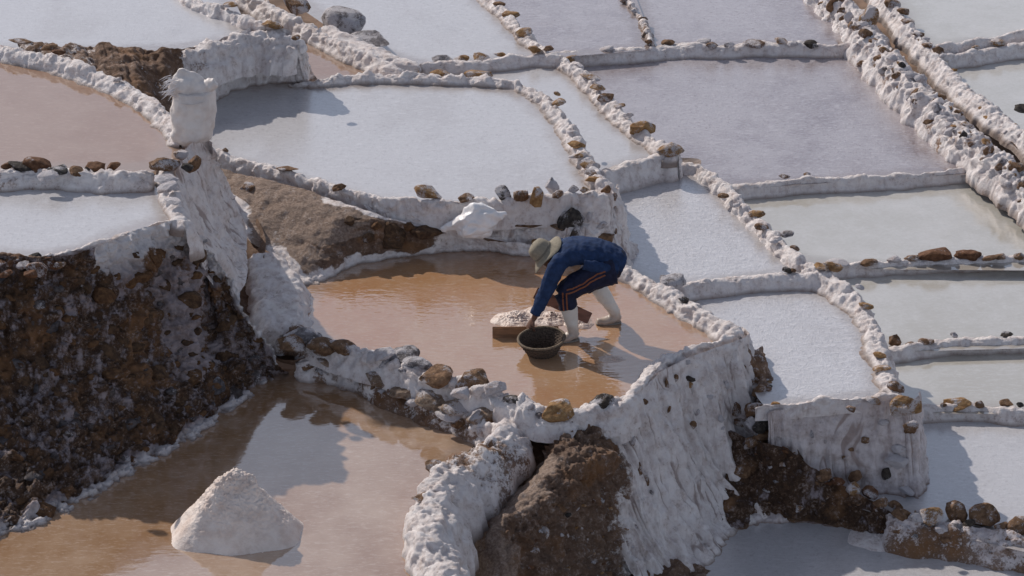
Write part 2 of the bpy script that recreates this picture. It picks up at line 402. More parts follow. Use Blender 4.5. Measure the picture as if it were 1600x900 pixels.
def stones_ray(o, G, lst):
    """stones set into a face where the line of sight of each photo point meets it"""
    nv, nu, _ = G.shape; V = G.reshape(-1, 3); bv = BVHTree.FromPolygons([tuple(v) for v in V], grid_faces(nv, nu).tolist())
    for px, py, wp, hp, c in lst:
        d = FW + RT * (px - 800) / FPX + UP * (450 - py) / FPX; h = bv.ray_cast(Vector(CAM), Vector(d))
        if h[0] is None: continue
        s = mpp(h[0]); a = wp * s / 2; stone_at(np.array(h[0]) + np.array([0, -a * .08, 0]), (a, a * .62, hp * s / 2 * 1.05), c, o, tilt=.2)
def scatter(o, G, N, n, smin, smax, cols, uv=(0, 1, 0, 1), seed=1, flat=.75, sink=.45, mask=None):
    rs = random.Random(seed); nv, nu, _ = G.shape; pts = []
    tries = 0
    while len(pts) < n and tries < n * 12:
        tries += 1
        a = rs.uniform(uv[2], uv[3]); b = rs.uniform(uv[0], uv[1])
        if mask and not mask(b, a, rs): continue
        i = int(a * (nv - 1)); j = int(b * (nu - 1)); p = G[i, j]; nn = N[i, j]
        s = smin + (smax - smin) * rs.random() ** 2.2
        if any(np.linalg.norm(p - q) < (s + t) * .72 for q, t in pts): continue
        pts.append((p, s))
        stone_at(p - nn * s * sink * .6, (s, s * .8, s * flat * rs.uniform(.7, 1)), rs.choice(cols), o, tilt=.5)

# ------------------------------------------------------------------ the ground and the pans
Z = dict(G=1.0, L1=1.38, L2=1.30, A=.45, H=.35, A2=.0, E1=.07, E2=-.60, E3=-.64, D=-.74, B=-.20, C=-.29, R3=-.85, R2=-.93, R1=-1.01, PR=-1.10, PB=-1.30, F1=-.55, F2=-.65, PM=0.0, P0=-.30)
gm = plain('bare_ground', (.20, .13, .09), .9, .35, 3)
me = bpy.data.meshes.new('ground'); s_ = 400
me.from_pydata([(-s_, -s_, 0), (s_, -s_, 0), (s_, s_, 0), (-s_, s_, 0)], [], [(0, 1, 2, 3)]); me.materials.append(gm)
g = bpy.data.objects.new('ground', me); link(g); g.location = (0, 0, -1.75); tag(g, 'bare brown earth under and beyond the salt terraces', kind='structure')

WH = pan_mat('white_brine', (.38, .35, .345), (.47, .44, .44), (.54, .53, .545), .60, rough=.05, cb=.6, gr=.6, bd=.018)
WH2 = pan_mat('milky_crust_brine', (.47, .435, .435), (.57, .54, .55), (.66, .645, .665), .68, cb=1.0, gr=.9, bd=.035)
PK = pan_mat('pink_brine', (.235, .185, .185), (.30, .25, .255), (.42, .39, .41), .50, cb=.8, gr=.95, bd=.02)
GY = pan_mat('greenish_white_brine', (.46, .43, .375), (.51, .49, .45), (.57, .555, .54), .42, cb=.2)
BR = pan_mat('brown_brine', (.40, .195, .085), (.46, .28, .16), (.52, .42, .34), .22, rough=.02, cb=.1, rip=.6)
BR2 = pan_mat('pinkish_brown_brine', (.29, .17, .105), (.35, .23, .16), (.42, .31, .245), .15, ior=2.3, rough=.03, cb=.12, rip=.15)
BR3 = pan_mat('tan_brine', (.31, .175, .09), (.47, .33, .23), (.56, .46, .385), .32, rough=.03, cb=.15, rip=.12)
pans = [
 ('G', WH, 'white salt pan in the top left corner, above the brown one', [(-150,-80),(330,-80,1.1),(385,25,1.1),(420,42,1.06),(350,62,1.04),(310,70,1.04),(200,72,1.08),(60,68,1.1),(-150,60,1.1)]),
 ('L1', BR2, 'pinkish brown brine pan left of the standing white sack', [(-150,60),(0,70),(100,92),(200,130),(270,180),(290,235),(240,268),(120,268),(-150,264)]),
 ('L2', WH, 'bright white brine pan on top of the dark stone cliff at left', [(-150,270),(0,272),(230,270),(268,300),(288,335,1.350),(250,345,1.350),(210,360,1.340),(150,380,1.340),(110,394,1.330),(70,400,1.330),(-150,398,1.330)]),
 ('A', WH, 'broad white pan directly behind the bending worker', [(290,230),(335,236,.54),(380,250,.54),(440,267,.54),(490,281,.54),(540,296,.54),(600,307,.54),(700,314,.54),(810,308,.54),(910,302,.55),(955,300,.55),(940,280,.54),(920,250,.54),(900,215,.54),(880,180,.54),(850,148,.54),(810,128,.53),(760,119,.54),(640,115,.54),(560,116,.53),(510,124,.51),(450,128),(340,132),(240,160)]),
 ('H', BR2, 'small wedge of brine between the white spur and the grey slab', [(430,45),(485,62),(530,85),(575,106),(615,122),(470,133),(415,100)]),
 ('A2', WH, 'narrow tapering strip of brine between two stony white banks', [(560,108),(655,100,.12),(730,95,.12),(780,90,.12),(830,84,.12),(868,84,.10),(890,96,.10),(915,115,.10),(940,142,.10),(965,168,.10),(990,192,.10),(1020,212,.10),(1045,230,.10),(1050,242,.06),(1000,252,.04),(935,272,.03),(800,260),(700,180)]),
 ('E1', WH, 'white pan at top centre beside the flat grey rocks', [(380,-80),(720,-60,.15),(735,-40,.15),(765,-5,.15),(790,15,.15),(815,42,.15),(840,66,.15),(858,80,.15),(830,84,.12),(780,90,.12),(730,95,.12),(655,100,.12),(560,75),(480,20)]),
 ('E2', PK, 'pale pink pan at the top between two banks running down', [(700,-80),(965,-80),(1020,65),(1012,78),(870,90),(800,80)]),
 ('E3', PK, 'pink pan at the top against the stony channel wall', [(960,-80),(1290,-80),(1350,70),(1100,75),(1005,78)]),
 ('D', PK, 'large pink pan left of the stony channel wall', [(850,80),(1345,62),(1400,120),(1600,300),(1560,270),(1400,278),(1150,296),(1100,330),(900,200)]),
 ('B', WH2, 'white pan right of the steep white corner above the worker', [(900,240),(940,280,-.12),(985,272,-.12),(1030,264,-.12),(1070,256,-.12),(1095,258,-.09),(1125,280,-.09),(1150,305,-.09),(1175,330,-.1),(1200,356,-.1),(1230,385,-.1),(1262,410,-.11),(1290,422,-.12),(1275,430,-.15),(1200,428,-.15),(1100,440,-.15),(1055,446,-.15),(1000,440),(930,400),(880,300)]),
 ('C', WH2, 'crusted white pan ending at the salt-streaked wall', [(1040,450),(1200,428,-.15),(1285,426,-.15),(1325,448,-.16),(1350,480,-.2),(1368,515,-.22),(1378,550,-.23),(1388,585,-.24),(1396,612,-.25),(1385,616,-.25),(1340,620,-.24),(1285,627,-.24),(1230,632,-.24),(1200,634,-.24),(1184,622),(1168,592),(1150,560),(1100,540)]),
 ('R3', GY, 'greenish white pan at right under the large pink one', [(1050,240),(1160,286),(1545,258),(1760,420),(1760,424),(1300,420),(1200,400)]),
 ('R2', GY, 'greenish white pan at right between two thin stony banks', [(1200,410),(1300,408),(1760,395),(1760,540),(1390,550),(1300,520)]),
 ('R1', GY, 'lower greenish pan at the right edge', [(1300,520),(1390,540),(1760,524),(1760,650),(1430,645),(1380,640)]),
 ('PR', WH, 'blue-white pan at right beside the salt-streaked wall', [(1350,600),(1430,632),(1760,640),(1760,900),(1400,815),(1250,760),(1300,680)]),
 ('PB', WH, 'pale pan in the bottom right corner below the white cliff', [(950,1000),(1030,880),(1100,760),(1250,780),(1400,812),(1760,880),(1760,1000)]),
 ('F1', GY, 'greenish pan in the top right corner', [(1358,-60,-.37),(1400,8,-.37),(1440,58,-.38),(1470,92,-.38),(1500,72),(1800,50),(1800,-120),(1380,-120)]),
 ('F2', GY, 'greenish pan at the upper right edge under the double bank', [(1440,58,-.38),(1478,102,-.39),(1520,142,-.4),(1562,176,-.41),(1605,212,-.43),(1660,262,-.45),(1800,400),(1800,55),(1500,60)]),
 ('PM', BR, 'reddish brown pan where the worker stands', [(440,500),(470,460),(500,430),(600,400),(760,388),(880,398),(970,412,.09),(1000,428,.1),(1035,446,.11),(1070,468,.12),(1105,490,.12),(1145,512,.12),(1158,524,.1),(1080,545,.13),(1045,560,.13),(1020,580,.13),(1000,605,.12),(960,628,.1),(910,638,.1),(860,640,.1),(810,624,.1),(760,606,.1),(710,590,.1),(660,578,.09),(610,562,.09),(560,546,.08),(510,532,.08)]),
 ('P0', BR3, 'brown pan with the cone of salt in front', [(430,575),(600,590),(770,660),(720,720),(680,800),(700,900),(740,1000),(-200,1000),(-200,760),(0,760),(200,660),(350,600)])]
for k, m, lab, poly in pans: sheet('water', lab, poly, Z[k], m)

# ------------------------------------------------------------------ banks (salt covered walls between pans)
RG = 'salt-crusted banks between the pans'
rd = {}
def RR(k, *a, **kw):
    kw.setdefault('group', RG); kw.setdefault('seed', len(rd)); rd[k] = ridge(*a, **kw); return rd[k]
RR('G', 'salt_bank', 'white bank running down from the top edge into the white spur', [(270,-30,1.1),(310,0,1.1),(345,12,1.1),(385,25,1.1),(425,42,1.08)], .10, .12, Z['G'], .9)
RR('5', 'salt_bank', 'thick white bank passing the flat grey rocks at upper left', [(350,-40,.52),(400,-5,.52),(440,18,.52),(485,40,.5),(530,63,.5),(575,84,.5),(625,108,.48)], .20, .15, Z['E1'], Z['H'])
RR('L1', 'salt_bank', 'long white bank behind the brown pan, running down to the standing sack', [(-80,52,1.500),(0,72,1.500),(60,84,1.500),(110,97,1.500),(160,116,1.490),(205,137,1.480),(240,160,1.480),(268,188,1.480),(282,215,1.480)], .13, .14, 1.33, Z['L1'], sharp=2.0)
RR('L12', 'salt_bank', 'bank topped with dark clods between the brown pan and the white pan at left', [(-80,262,1.450),(0,266,1.460),(60,262,1.460),(120,268,1.450),(180,270,1.450),(240,266,1.460)], .12, .13, Z['L1'], Z['L2'], earth=.22)
RR('L2r', 'salt_bank', 'short bank with ledges right of the white pan at left, under the sack', [(262,238,1.480,1),(262,265,1.450),(268,290,1.430),(276,318,1.400),(290,352,1.360)], .16, .12, 1.05, Z['L2'], earth=.15)
RR('L2f', 'salt_bank', 'white lip along the top of the dark stone cliff', [(-90,394,1.330,1,.75),(0,396,1.330,1,.7),(70,400,1.330,1,.6),(110,394,1.330,1,.2),(150,380,1.340),(210,360,1.340),(255,344,1.350),(290,342,1.350)], .09, .02, Z['L2'], 1.24, wets=(1, 0), lip=0)
RR('A', 'salt_bank', 'pillowy white bank curving round the back and right of the broad white pan', [(450,128,0.500),(510,124,0.510),(560,116,0.530),(640,115,0.540),(700,117,0.540),(760,119,0.540),(810,128,0.530),(850,148,0.540,1.15),(880,180,0.540,1.3),(900,215,0.540,1.3),(920,250,0.540,1.3),(940,280,0.540,1.3),(958,305,0.530,1.2)], .10, .10, Z['A2'] + .1, Z['A'], lump=.045)
RR('E1', 'salt_bank', 'bank with ochre stones in front of the top centre pan', [(655,100,.125),(690,96,.125),(730,95,.125),(780,90,.125),(830,84,.125),(880,84,.125)], .10, .11, Z['E1'], Z['A2'], lump=.022)
RR('E12', 'salt_bank', 'stony white bank running down from the top centre to the junction', [(735,-40,.15),(765,-5,.15),(790,15,.15),(815,42,.15),(840,66,.15),(858,80,.15)], .13, .12, Z['E2'], Z['E1'])
RR('E23', 'salt_bank', 'thin dark bank at the top between the two pink pans', [(960,-30,-.56),(985,5,-.56),(1002,28,-.56),(1012,48,-.56),(1017,66,-.56)], .055, .05, Z['E3'], Z['E2'], earth=.4)
RR('Df', 'salt_bank', 'long flat bank behind the large pink pan, with small stones along its top', [(865,82,-.60),(940,80,-.60),(1010,74,-.60,1.1,.15),(1060,68,-.60,1.2,.1),(1120,70,-.60),(1180,67,-.60),(1240,67,-.60),(1300,70,-.60,.7),(1350,64,-.60,.8)], .12, .12, Z['E3'], Z['D'], earth=.08, lump=.022)
RR('A2', 'salt_bank', 'white bank studded with ochre stones left of the large pink pan', [(868,84,.10),(890,96,.10),(915,115,.10),(940,142,.10),(965,168,.10),(990,192,.10),(1020,212,.10),(1045,230,.10),(1062,240,.1)], .14, .13, Z['D'], Z['A2'], lump=.045)
RR('A2f', 'salt_bank', 'white bank closing the narrow strip of brine', [(1062,240,.06),(1030,243,.05),(1000,252,.04),(965,262,.03),(935,272,.03)], .12, .12, Z['B'], Z['A2'], lump=.022)
RR('Bb', 'salt_bank', 'straight white bank behind the pan right of the steep corner', [(940,280,-.12),(985,272,-.12),(1030,264,-.12),(1070,256,-.12),(1095,258,-.12)], .10, .10, -.05, Z['B'], lump=.022)
RR('B', 'salt_bank', 'long white bank running down the right side of two crusted pans to the corner boulder', [(1062,248,-.08),(1095,258,-.09),(1125,280,-.09),(1150,305,-.09),(1175,330,-.1),(1200,356,-.1),(1230,385,-.1),(1262,410,-.11),(1295,425,-.12,1.1),(1325,448,-.16,1.2),(1350,480,-.2,1.2),(1368,515,-.22,1.2),(1378,550,-.23,1.2),(1388,585,-.24,1.1),(1396,615,-.25)], .16, .14, -.95, Z['C'], lump=.04)
RR('BC', 'salt_bank', 'low white bank between the two crusted pans right of the worker', [(1055,446,-.15),(1100,440,-.15),(1150,433,-.15),(1200,428,-.15),(1245,427,-.15),(1285,428,-.15)], .10, .10, Z['B'], Z['C'], lump=.022)
RR('DR3', 'salt_bank', 'thin white bank in front of the large pink pan', [(1118,282,-.70),(1150,288,-.70),(1210,283,-.70),(1270,278,-.70),(1340,276,-.70),(1400,272,-.70),(1460,268,-.70,.7),(1510,262,-.70,.9),(1555,262,-.70,1.2)], .09, .09, Z['D'], Z['R3'], lump=.022)
RR('R32', 'salt_bank', 'thin bank carrying a row of rounded brown stones at right', [(1290,416,-.81),(1335,412,-.81),(1400,408,-.81),(1460,405,-.81),(1530,403,-.81),(1660,398,-.81)], .09, .09, Z['R3'], Z['R2'], lump=.022)
RR('R21', 'salt_bank', 'thin white bank above the lower greenish pan at right', [(1380,546,-.89),(1420,541,-.89),(1470,533,-.89),(1520,530,-.89),(1580,529,-.89),(1660,527,-.89)], .10, .09, Z['R2'], Z['R1'], lump=.022)
RR('R1P', 'salt_bank', 'thin bank with ochre stones right of the corner boulder', [(1415,640,-.97),(1470,634,-.97),(1520,633,-.97),(1570,638,-.97),(1660,646,-.97)], .10, .09, Z['R1'], Z['PR'], lump=.022)
RR('W1', 'stone_wall', 'broad wall of salt-caked stones left of the narrow channel at upper right', [(1275,-40,-0.410),(1325,8,-0.410),(1368,58,-0.410),(1405,100,-0.410),(1450,145,-0.420),(1497,188,-0.430),(1545,232,-0.450),(1598,280,-0.490),(1660,335,-0.530)], .19, .23, -.55, Z['D'], lump=.055, earth=.26, cat='stone wall', group=None)
RR('W2', 'salt_bank', 'white bank right of the narrow channel at upper right', [(1362,-40,-0.370),(1400,8,-0.370),(1440,58,-0.380),(1478,102,-0.390),(1520,142,-0.400),(1562,176,-0.410),(1605,212,-0.430),(1660,262,-0.450)], .12, .17, Z['F2'], -.55, lump=.04, earth=.06)
RR('F12', 'salt_bank', 'upper of two white banks at the upper right edge', [(1455,72,-0.430),(1500,66,-0.430),(1550,57,-0.430),(1600,48,-0.430),(1670,38,-0.430)], .08, .09, Z['F1'], -.6, lump=.022)
RR('F12b', 'salt_bank', 'lower of two white banks at the upper right edge, with an ochre stone', [(1470,86,-0.490),(1510,80,-0.490),(1560,72,-0.490),(1610,66,-0.490),(1670,58,-0.490)], .08, .11, -.59, Z['F2'], lump=.022)

# ------------------------------------------------------------------ cliffs and slopes
steep = [(0,0),(.10,.30),(.26,.57),(.5,.78),(.8,.93),(1,1.02)]
vert = [(0,0),(.12,.3),(.32,.62),(.6,.88),(1,1.02)]
Lf, Lp, Ln = loft('stone_cliff', 'tall dark cliff of stones, earth and salt under the white pan at left',
  [[(-100,397,1.340),(0,399,1.340),(70,403,1.340),(130,392,1.340),(190,370,1.350),(240,352,1.350),(285,344,1.350),(310,372,1.000),(335,400,0.850),(365,440,0.620),(400,510,0.200),(440,560,-0.100)],
   [(-110,950,-.34),(0,872,-.34),(60,840,-.34),(140,802,-.34),(220,748,-.34),(285,712,-.34),(330,680,-.34),(365,652,-.34),(395,630,-.34),(420,606,-.34),(440,597,-.34),(457,588,-.34)]],
  M_CLIFF, 420, 330, steep, lump=.06, clod=.06, earth=.60, lite=lambda u, v: np.clip((v - .80) / .05, 0, 1) * .8 + np.clip((.14 - v) / .1, 0, 1) * (u > .3), zwater=-.30, seed=3, cat='cliff',
  efun=lambda u, v: -.85 * np.clip((v - .80 + .03 * np.sin(u * 40) + .02 * np.sin(u * 97)) / .05, 0, 1) - .22 * np.exp(-((u - .55) / .13) ** 2) * (v < .6) - .45 * np.clip((.16 - v + .06 * np.sin(u * 55)) / .12, 0, 1) * (u > .3) - .55 * np.clip((u - .90) / .06, 0, 1) * np.clip((v - .55) / .2, 0, 1))
scatter(Lf, Lp, Ln, 210, .05, .17, ['k', 'k', 'l', 'm', 'l', 'k', 'l', 'm', 'k'], (.03, .93, .08, .84), 5, sink=.8)
Cf, Cp, Cn = loft('salt_buttress', 'tall white salt buttress under the standing sack',
  [[(288,352,1.330),(272,300,1.400),(285,240,1.460),(318,214,1.460),(336,236,1.360)],
   [(360,478,.30),(384,440,.30),(386,400,.30),(382,352,.36),(352,285,.43)]],
  M_SALT, 190, 230, [(0,0),(.2,.25),(.5,.6),(.8,.87),(1,1)], lump=.03, flow=.06, earth=.04, seed=8, cat='salt buttress')
Df, Dp, Dn = loft('salt_slope', 'white salt spur with a dark earth patch left of the broad pan',
  [[(20,68,1.18),(90,66,1.16),(150,68,1.14),(200,76,1.1),(260,80,1.06),(310,72,1.04),(350,58,1.06),(400,42,1.1),(445,44,1.08),(466,66,.95),(476,85,.75)],
   [(40,86,1.2),(90,98,1.2),(150,120,1.18),(210,150,1.1),(265,190,.7),(320,176,.43),(352,154,.43),(392,140,.43),(440,133,.43),(480,131,.43),(500,124,.38)]],
  M_SALT, 300, 120, [(0,0),(.15,.2),(.4,.55),(.7,.86),(1,1)], lump=.05, flow=.04, earth=.0, zwater=.45, seed=12, cat='salt spur',
  efun=lambda u, v: .75 * np.clip((.52 - u) / .06, 0, 1) - .15 * (u < .2))
RR('Gs', 'salt_mound', 'rounded white hump along the top of the white spur', [(205,80,1.06,.6,.7),(255,84,1.04,.8,.6),(300,80,1.04,1,.3),(345,66,1.06,1.1),(395,50,1.08,1.3),(440,52,1.08,1.3),(466,72,1.0,1)], .14, .16, .95, .75, lump=.05, cat='salt mound', group=None, wets=(0, 0))
RR('E1m', 'salt_mound', 'smooth pale mound where the thick bank meets the top centre pan', [(500,38,.28,.7),(545,62,.26,1),(600,84,.24,1),(655,102,.18,.7)], .26, .2, Z['E1'], .1, lump=.02, cat='salt mound', group=None)
# embankment between the broad white pan and the worker's pan
RR('Af', 'salt_bank', 'white bank along the front of the broad white pan, with stones standing on it', [(328,236,.54,.9),(380,250,.54),(440,267,.54),(490,281,.54),(540,296,.54),(600,307,.54),(650,311,.54),(700,314,.54),(760,312,.53),(810,308,.54),(860,303,.55),(910,302,.56),(955,302,.56)], .10, .08, Z['A'], .30, wets=(1, 0))
Bf, Bp, Bn = loft('earth_slope', 'smooth brown earth embankment behind the worker, with a white salt foot',
  [[(338,262,.46),(400,276,.48),(470,293,.5),(530,313,.48),(585,334,.42),(640,348,.34),(700,362,.25),(760,372,.17),(820,380,.12),(880,398,.08)],
   [(368,335,.34),(392,378,.26),(430,400,.16),(488,456,-.04),(538,430,-.04),(600,413,-.04),(680,402,-.04),(760,399,-.04),(840,407,-.04),(890,422,-.04)]],
  M_BROWN, 320, 170, [(0,0),(.22,.10),(.5,.42),(.78,.8),(1,1)], lump=.03, clod=.022, pale=lambda u, v: 1.05 * np.clip((.47 - u + .3 * (.45 - v) + .04 * np.sin(v * 19) + .03 * np.sin(v * 47 + u * 30)) / .14, 0, 1), earth=.78, zwater=0, seed=17, cat='embankment',  # pale: sunlight on the left part painted in as lighter tan crust
  efun=lambda u, v: -.75 * np.clip((v - .64 - .14 * np.clip((.40 - u) / .12, 0, 1) + .03 * np.sin(u * 60) + .02 * np.sin(u * 140)) / .12, 0, 1) * np.clip((u - .16) / .08, 0, 1) - .6 * np.clip((.13 - v + .04 * np.sin(u * 45)) / .08, 0, 1) * np.clip((u - .22) / .2, 0, 1) - .55 * np.clip((u - .62) / .08, 0, 1) - .5 * np.clip((.14 - u) / .06, 0, 1) * (v > .5))
stones_ray(Bf, Bp, [(612,370,44,44,'k'),(700,354,30,18,'b'),(668,364,60,26,'k'),(575,372,26,20,'k'),(545,345,22,14,'k'),(640,356,24,18,'l'),(385,292,30,14,'b'),(590,352,20,14,'l')])
Ff, Fp, Fn = loft('salt_cliff', 'white salt face with stones stuck in it, under the corner of the broad white pan',
  [[(560,306,.5),(600,312,.5),(650,316,.5),(700,318,.5),(760,316,.5),(810,312,.5),(860,307,.52),(905,304,.54),(940,302,.55),(958,300,.56),(962,288,.5)],
   [(575,332,.40),(620,345,.34),(670,356,.27),(720,366,.20),(770,374,.14),(820,386,.06),(865,402,-.01),(905,415,-.04),(950,420,-.1),(992,418,-.22),(1000,395,-.22)]],
  M_SALT, 300, 150, [(0,0),(.15,.25),(.4,.6),(.7,.87),(1,1)], lump=.06, flow=.02, earth=.06, seed=21, cat='salt cliff')
stones_ray(Ff, Fp, [(895,341,50,44,'d'),(897,372,24,34,'d'),(905,388,40,16,'b'),(944,372,44,24,'b'),(921,340,10,18,'w'),(947,341,12,14,'o'),(800,330,14,8,'b'),(827,331,8,7,'b'),(787,318,14,16,'b'),(838,382,20,17,'o'),(870,352,30,5,'b'),(962,328,8,16,'o'),(960,308,10,14,'b'),(962,360,6,12,'b'),(820,347,60,4,'b'),(850,320,16,10,'w'),(940,352,20,12,'w')])
# slab left of the worker's pan, and the bed of the channel beside it
RR('slab', 'salt_mound', 'flat grey-white salt mound between the channel and the left end of the brown pan', [(404,392,.25,.6),(418,415,.24,1),(428,445,.2,1.15),(432,480,.15,1.1),(440,512,.10,1)], .30, .24, -.1, -.1, lump=.03, earth=.10, sharp=4, cat='salt mound', group=None)
RR('Mf', 'stone_bank', 'rim of big salt-caked stones along the front of the brown pan', [(425,510,.08,.9,.25),(465,512,.09,.9,.5),(510,532,.08,.85,.2),(560,546,.08,.85),(610,562,.09,.85,.1),(660,580,.09,.9,.15),(710,590,.1,.9,.1),(760,606,.1,.95,.12),(810,624,.1,1,.05),(860,640,.1,1,.05),(910,638,.1,1),(960,628,.1,1),(990,612,.11,1.1)], .13, .11, 0.0, -.10, lump=.045, wets=(1, 0), cat='stone bank', group=None)
RR('M2', 'stone_bank', 'lower line of flat brown stones along the edge of the front pan', [(462,566,-.14,.9,.0),(500,560,-.12,1,.3),(550,572,-.13,1,.3),(600,596,-.13,1,.45),(650,618,-.13,1,.5),(700,636,-.13,1,.45),(750,655,-.13,1,.4),(775,668,-.1)], .09, .12, -.18, Z['P0'], lump=.05, cat='stone bank', group=None)
RR('Mr', 'salt_bank', 'white bank along the right side of the brown pan behind the worker', [(970,412,.09),(1000,428,.1),(1035,446,.11),(1070,468,.12),(1105,490,.12),(1145,512,.12),(1158,524,.1)], .16, .14, Z['B'], 0.0, lump=.04)
RR('Mc', 'salt_bank', 'wide white rim at the right corner of the brown pan, over the cliff', [(1158,522,.10,.9),(1120,532,.12),(1080,545,.13,1.15),(1045,560,.13,1.2),(1020,580,.13,1.2),(1000,605,.12,1.1),(975,630,.1),(940,640,.08)], .06, .13, -.2, 0.0, lump=.045, wets=(0, 1), lip=.01)
Gf, Gp, Gn = loft('salt_cliff', 'tall white cliff of flowing salt at the right front of the brown pan',
  [[(905,646,.03),(935,643,.05),(975,634,.07),(1003,612,.10),(1026,589,.11),(1054,570,.12),(1088,554,.12),(1126,541,.11),(1157,528,.10),(1164,518,.06),(1150,508,.0)],
   [(1010,925,-1.34),(1045,912,-1.34),(1085,905,-1.34),(1122,886,-1.34),(1140,858,-1.34),(1165,836,-1.34),(1200,822,-1.34),(1235,818,-1.34),(1262,812,-1.34),(1250,735,-.85),(1215,640,-.35)]],
  M_SALT, 360, 330, [(0,0),(.12,.22),(.36,.55),(.66,.83),(1,1)], lump=.035, flow=.085, earth=.05, zwater=-1.30, seed=25, cat='salt cliff',
  efun=lambda u, v: .55 * np.exp(-((u - .86) / .07) ** 2) * np.clip((v - .3) / .15, 0, 1) * np.clip((.92 - v) / .1, 0, 1) + .12 * (u < .3) * (v > .25))
stones_ray(Gf, Gp, [(1157,522,22,14,'b'),(1030,580,24,12,'b'),(1042,602,10,34,'b'),(1055,592,12,16,'b'),(1077,590,22,9,'d'),(1080,606,9,32,'o'),(1075,566,12,8,'g'),(1008,628,10,12,'b'),(1083,664,12,18,'b'),(1127,655,11,16,'g'),(1130,669,7,6,'g'),(970,661,14,8,'b'),(990,690,7,20,'b'),(975,698,8,22,'b'),(1000,735,9,26,'b'),(1010,752,10,24,'b'),(1018,770,8,14,'d'),(1046,640,6,14,'b'),(1090,645,8,12,'w'),(1110,620,14,10,'w'),(1135,600,12,18,'w'),(1150,640,20,26,'b'),(1155,735,40,30,'b'),(1165,785,36,26,'b')])
loft('salt_apron', 'white salt spilling from the rim into the narrow channel left of the rock mound',
  [[(760,612,.04),(800,628,.05),(840,645,.05),(875,652,.04),(905,662,.0)],
   [(778,648,-.20),(815,662,-.26),(848,684,-.32),(868,716,-.36),(885,752,-.36)]],
  M_SALT, 110, 90, [(0,0),(.25,.15),(.6,.5),(1,1)], lump=.04, earth=.0, seed=61, cat='salt')
Hf, Hp, Hn = loft('rock_mound', 'large bare brown rock mound at the bottom centre',
  [[(868,672,-.12),(850,720,-.32),(792,768,-.5),(747,812,-.65),(735,862,-.80),(736,960,-1.1)],
   [(884,662,-.02),(880,722,-.12),(836,768,-.25),(795,812,-.38),(782,862,-.55),(790,960,-.95)],
   [(906,658,.02),(925,722,-.15),(895,772,-.3),(865,822,-.48),(860,872,-.75),(872,960,-1.2)],
   [(928,664,.0),(958,730,-.3),(950,790,-.62),(945,840,-.92),(948,890,-1.2),(960,965,-1.5)],
   [(944,672,-.05),(990,752,-.6),(1005,830,-1.05),(1020,872,-1.25),(1035,915,-1.4),(1040,970,-1.6)]],
  M_BROWN, 260, 260, lump=.06, clod=.05, pale=lambda u, v: 1.1 * np.clip((.40 - v + .05 * np.sin(u * 17) + .025 * np.sin(u * 51)) / .22, 0, 1) * np.clip((u - .12) / .1, 0, 1), earth=.92, seed=31, cat='rock', efun=lambda u, v: -.5 * np.clip((v - .74) / .2, 0, 1) - .2 * np.clip((v - .4) / .15, 0, 1) * (u > .3))  # pale: lit left flank painted lighter tan, smoother than the dark clods
scatter(Hf, Hp, Hn, 46, .03, .10, ['b', 'c', 'b', 'd', 'o', 'g'], (.35, .97, .40, .92), 9, sink=.8)
RR('S', 'salt_wall', 'S-shaped white salt wall at the bottom centre, beside the front pan', [(785,656,-.04,.6,.2),(776,680,-.03,.95,.4),(745,702,-.03,1.0,.42),(710,720,-.04,1.0,.38),(682,745,-.04,.95,.1),(668,785,-.04,1),(664,825,-.05,1),(676,862,-.05,1),(700,905,-.06,1),(740,960,-.06,1)], .34, .15, (-.22, -1.05), Z['P0'], lump=.05, cat='salt wall', sharp=2.6, nv=44, group=None)
# C wall and the dark earth slope below it
If, Ip, In = loft('salt_wall', 'pitted salt-streaked retaining wall left of the blue-white pan',
  [[(1200,646,-.29),(1208,643,-.28),(1225,640,-.27),(1280,632,-.27),(1340,628,-.27),(1400,624,-.27),(1428,624,-.27),(1440,610,-.27)],
   [(1206,768,-1.14),(1215,772,-1.14),(1243,774,-1.14),(1290,776,-1.14),(1350,782,-1.14),(1410,792,-1.14),(1447,792,-1.14),(1460,745,-1.14)]],
  M_WALL, 260, 190, vert, lump=.035, flow=.03, earth=.2, zwater=-1.1, seed=37, cat='salt wall')
stones_ray(If, Ip, [(1352,688,14,14,'b'),(1385,738,16,24,'d'),(1400,720,44,26,'w'),(1415,765,30,16,'w'),(1318,715,8,8,'b'),(1268,678,8,14,'g'),(1330,702,10,8,'b'),(1290,690,8,10,'w'),(1423,672,22,22,'b'),(1380,660,20,12,'w'),(1405,700,26,14,'w')])
RR('Ct', 'salt_bank', 'white rim on top of the salt-streaked wall', [(1180,636,-.24),(1230,632,-.24),(1285,627,-.24),(1340,622,-.24),(1385,616,-.24),(1420,620,-.24)], .10, .02, Z['C'], -.33, wets=(1, 0), lip=0)
Jf, Jp, Jn = loft('earth_slope', 'dark earth slope with loose stones at its top, below the salt-streaked wall',
  [[(1140,672,-.62),(1180,690,-.66),(1208,690,-.56),(1235,704,-.6),(1270,730,-.77),(1310,754,-.93),(1350,775,-1.0),(1390,796,-1.03),(1430,806,-1.03)],
   [(1120,880,-1.45),(1165,842,-1.40),(1200,822,-1.34),(1230,818,-1.33),(1265,820,-1.33),(1300,828,-1.33),(1335,838,-1.33),(1375,846,-1.33),(1420,850,-1.33)]],
  M_CLIFF, 220, 130, [(0,0),(.25,.3),(.55,.66),(.8,.9),(1,1)], lump=.04, clod=.035, earth=.68, zwater=-1.3, seed=41, cat='earth slope',
  efun=lambda u, v: -.8 * np.clip((v - .80) / .1, 0, 1))
scatter(Jf, Jp, Jn, 22, .025, .07, ['b', 'c', 'b', 'g'], (.1, .9, .05, .7), 4, sink=.7)
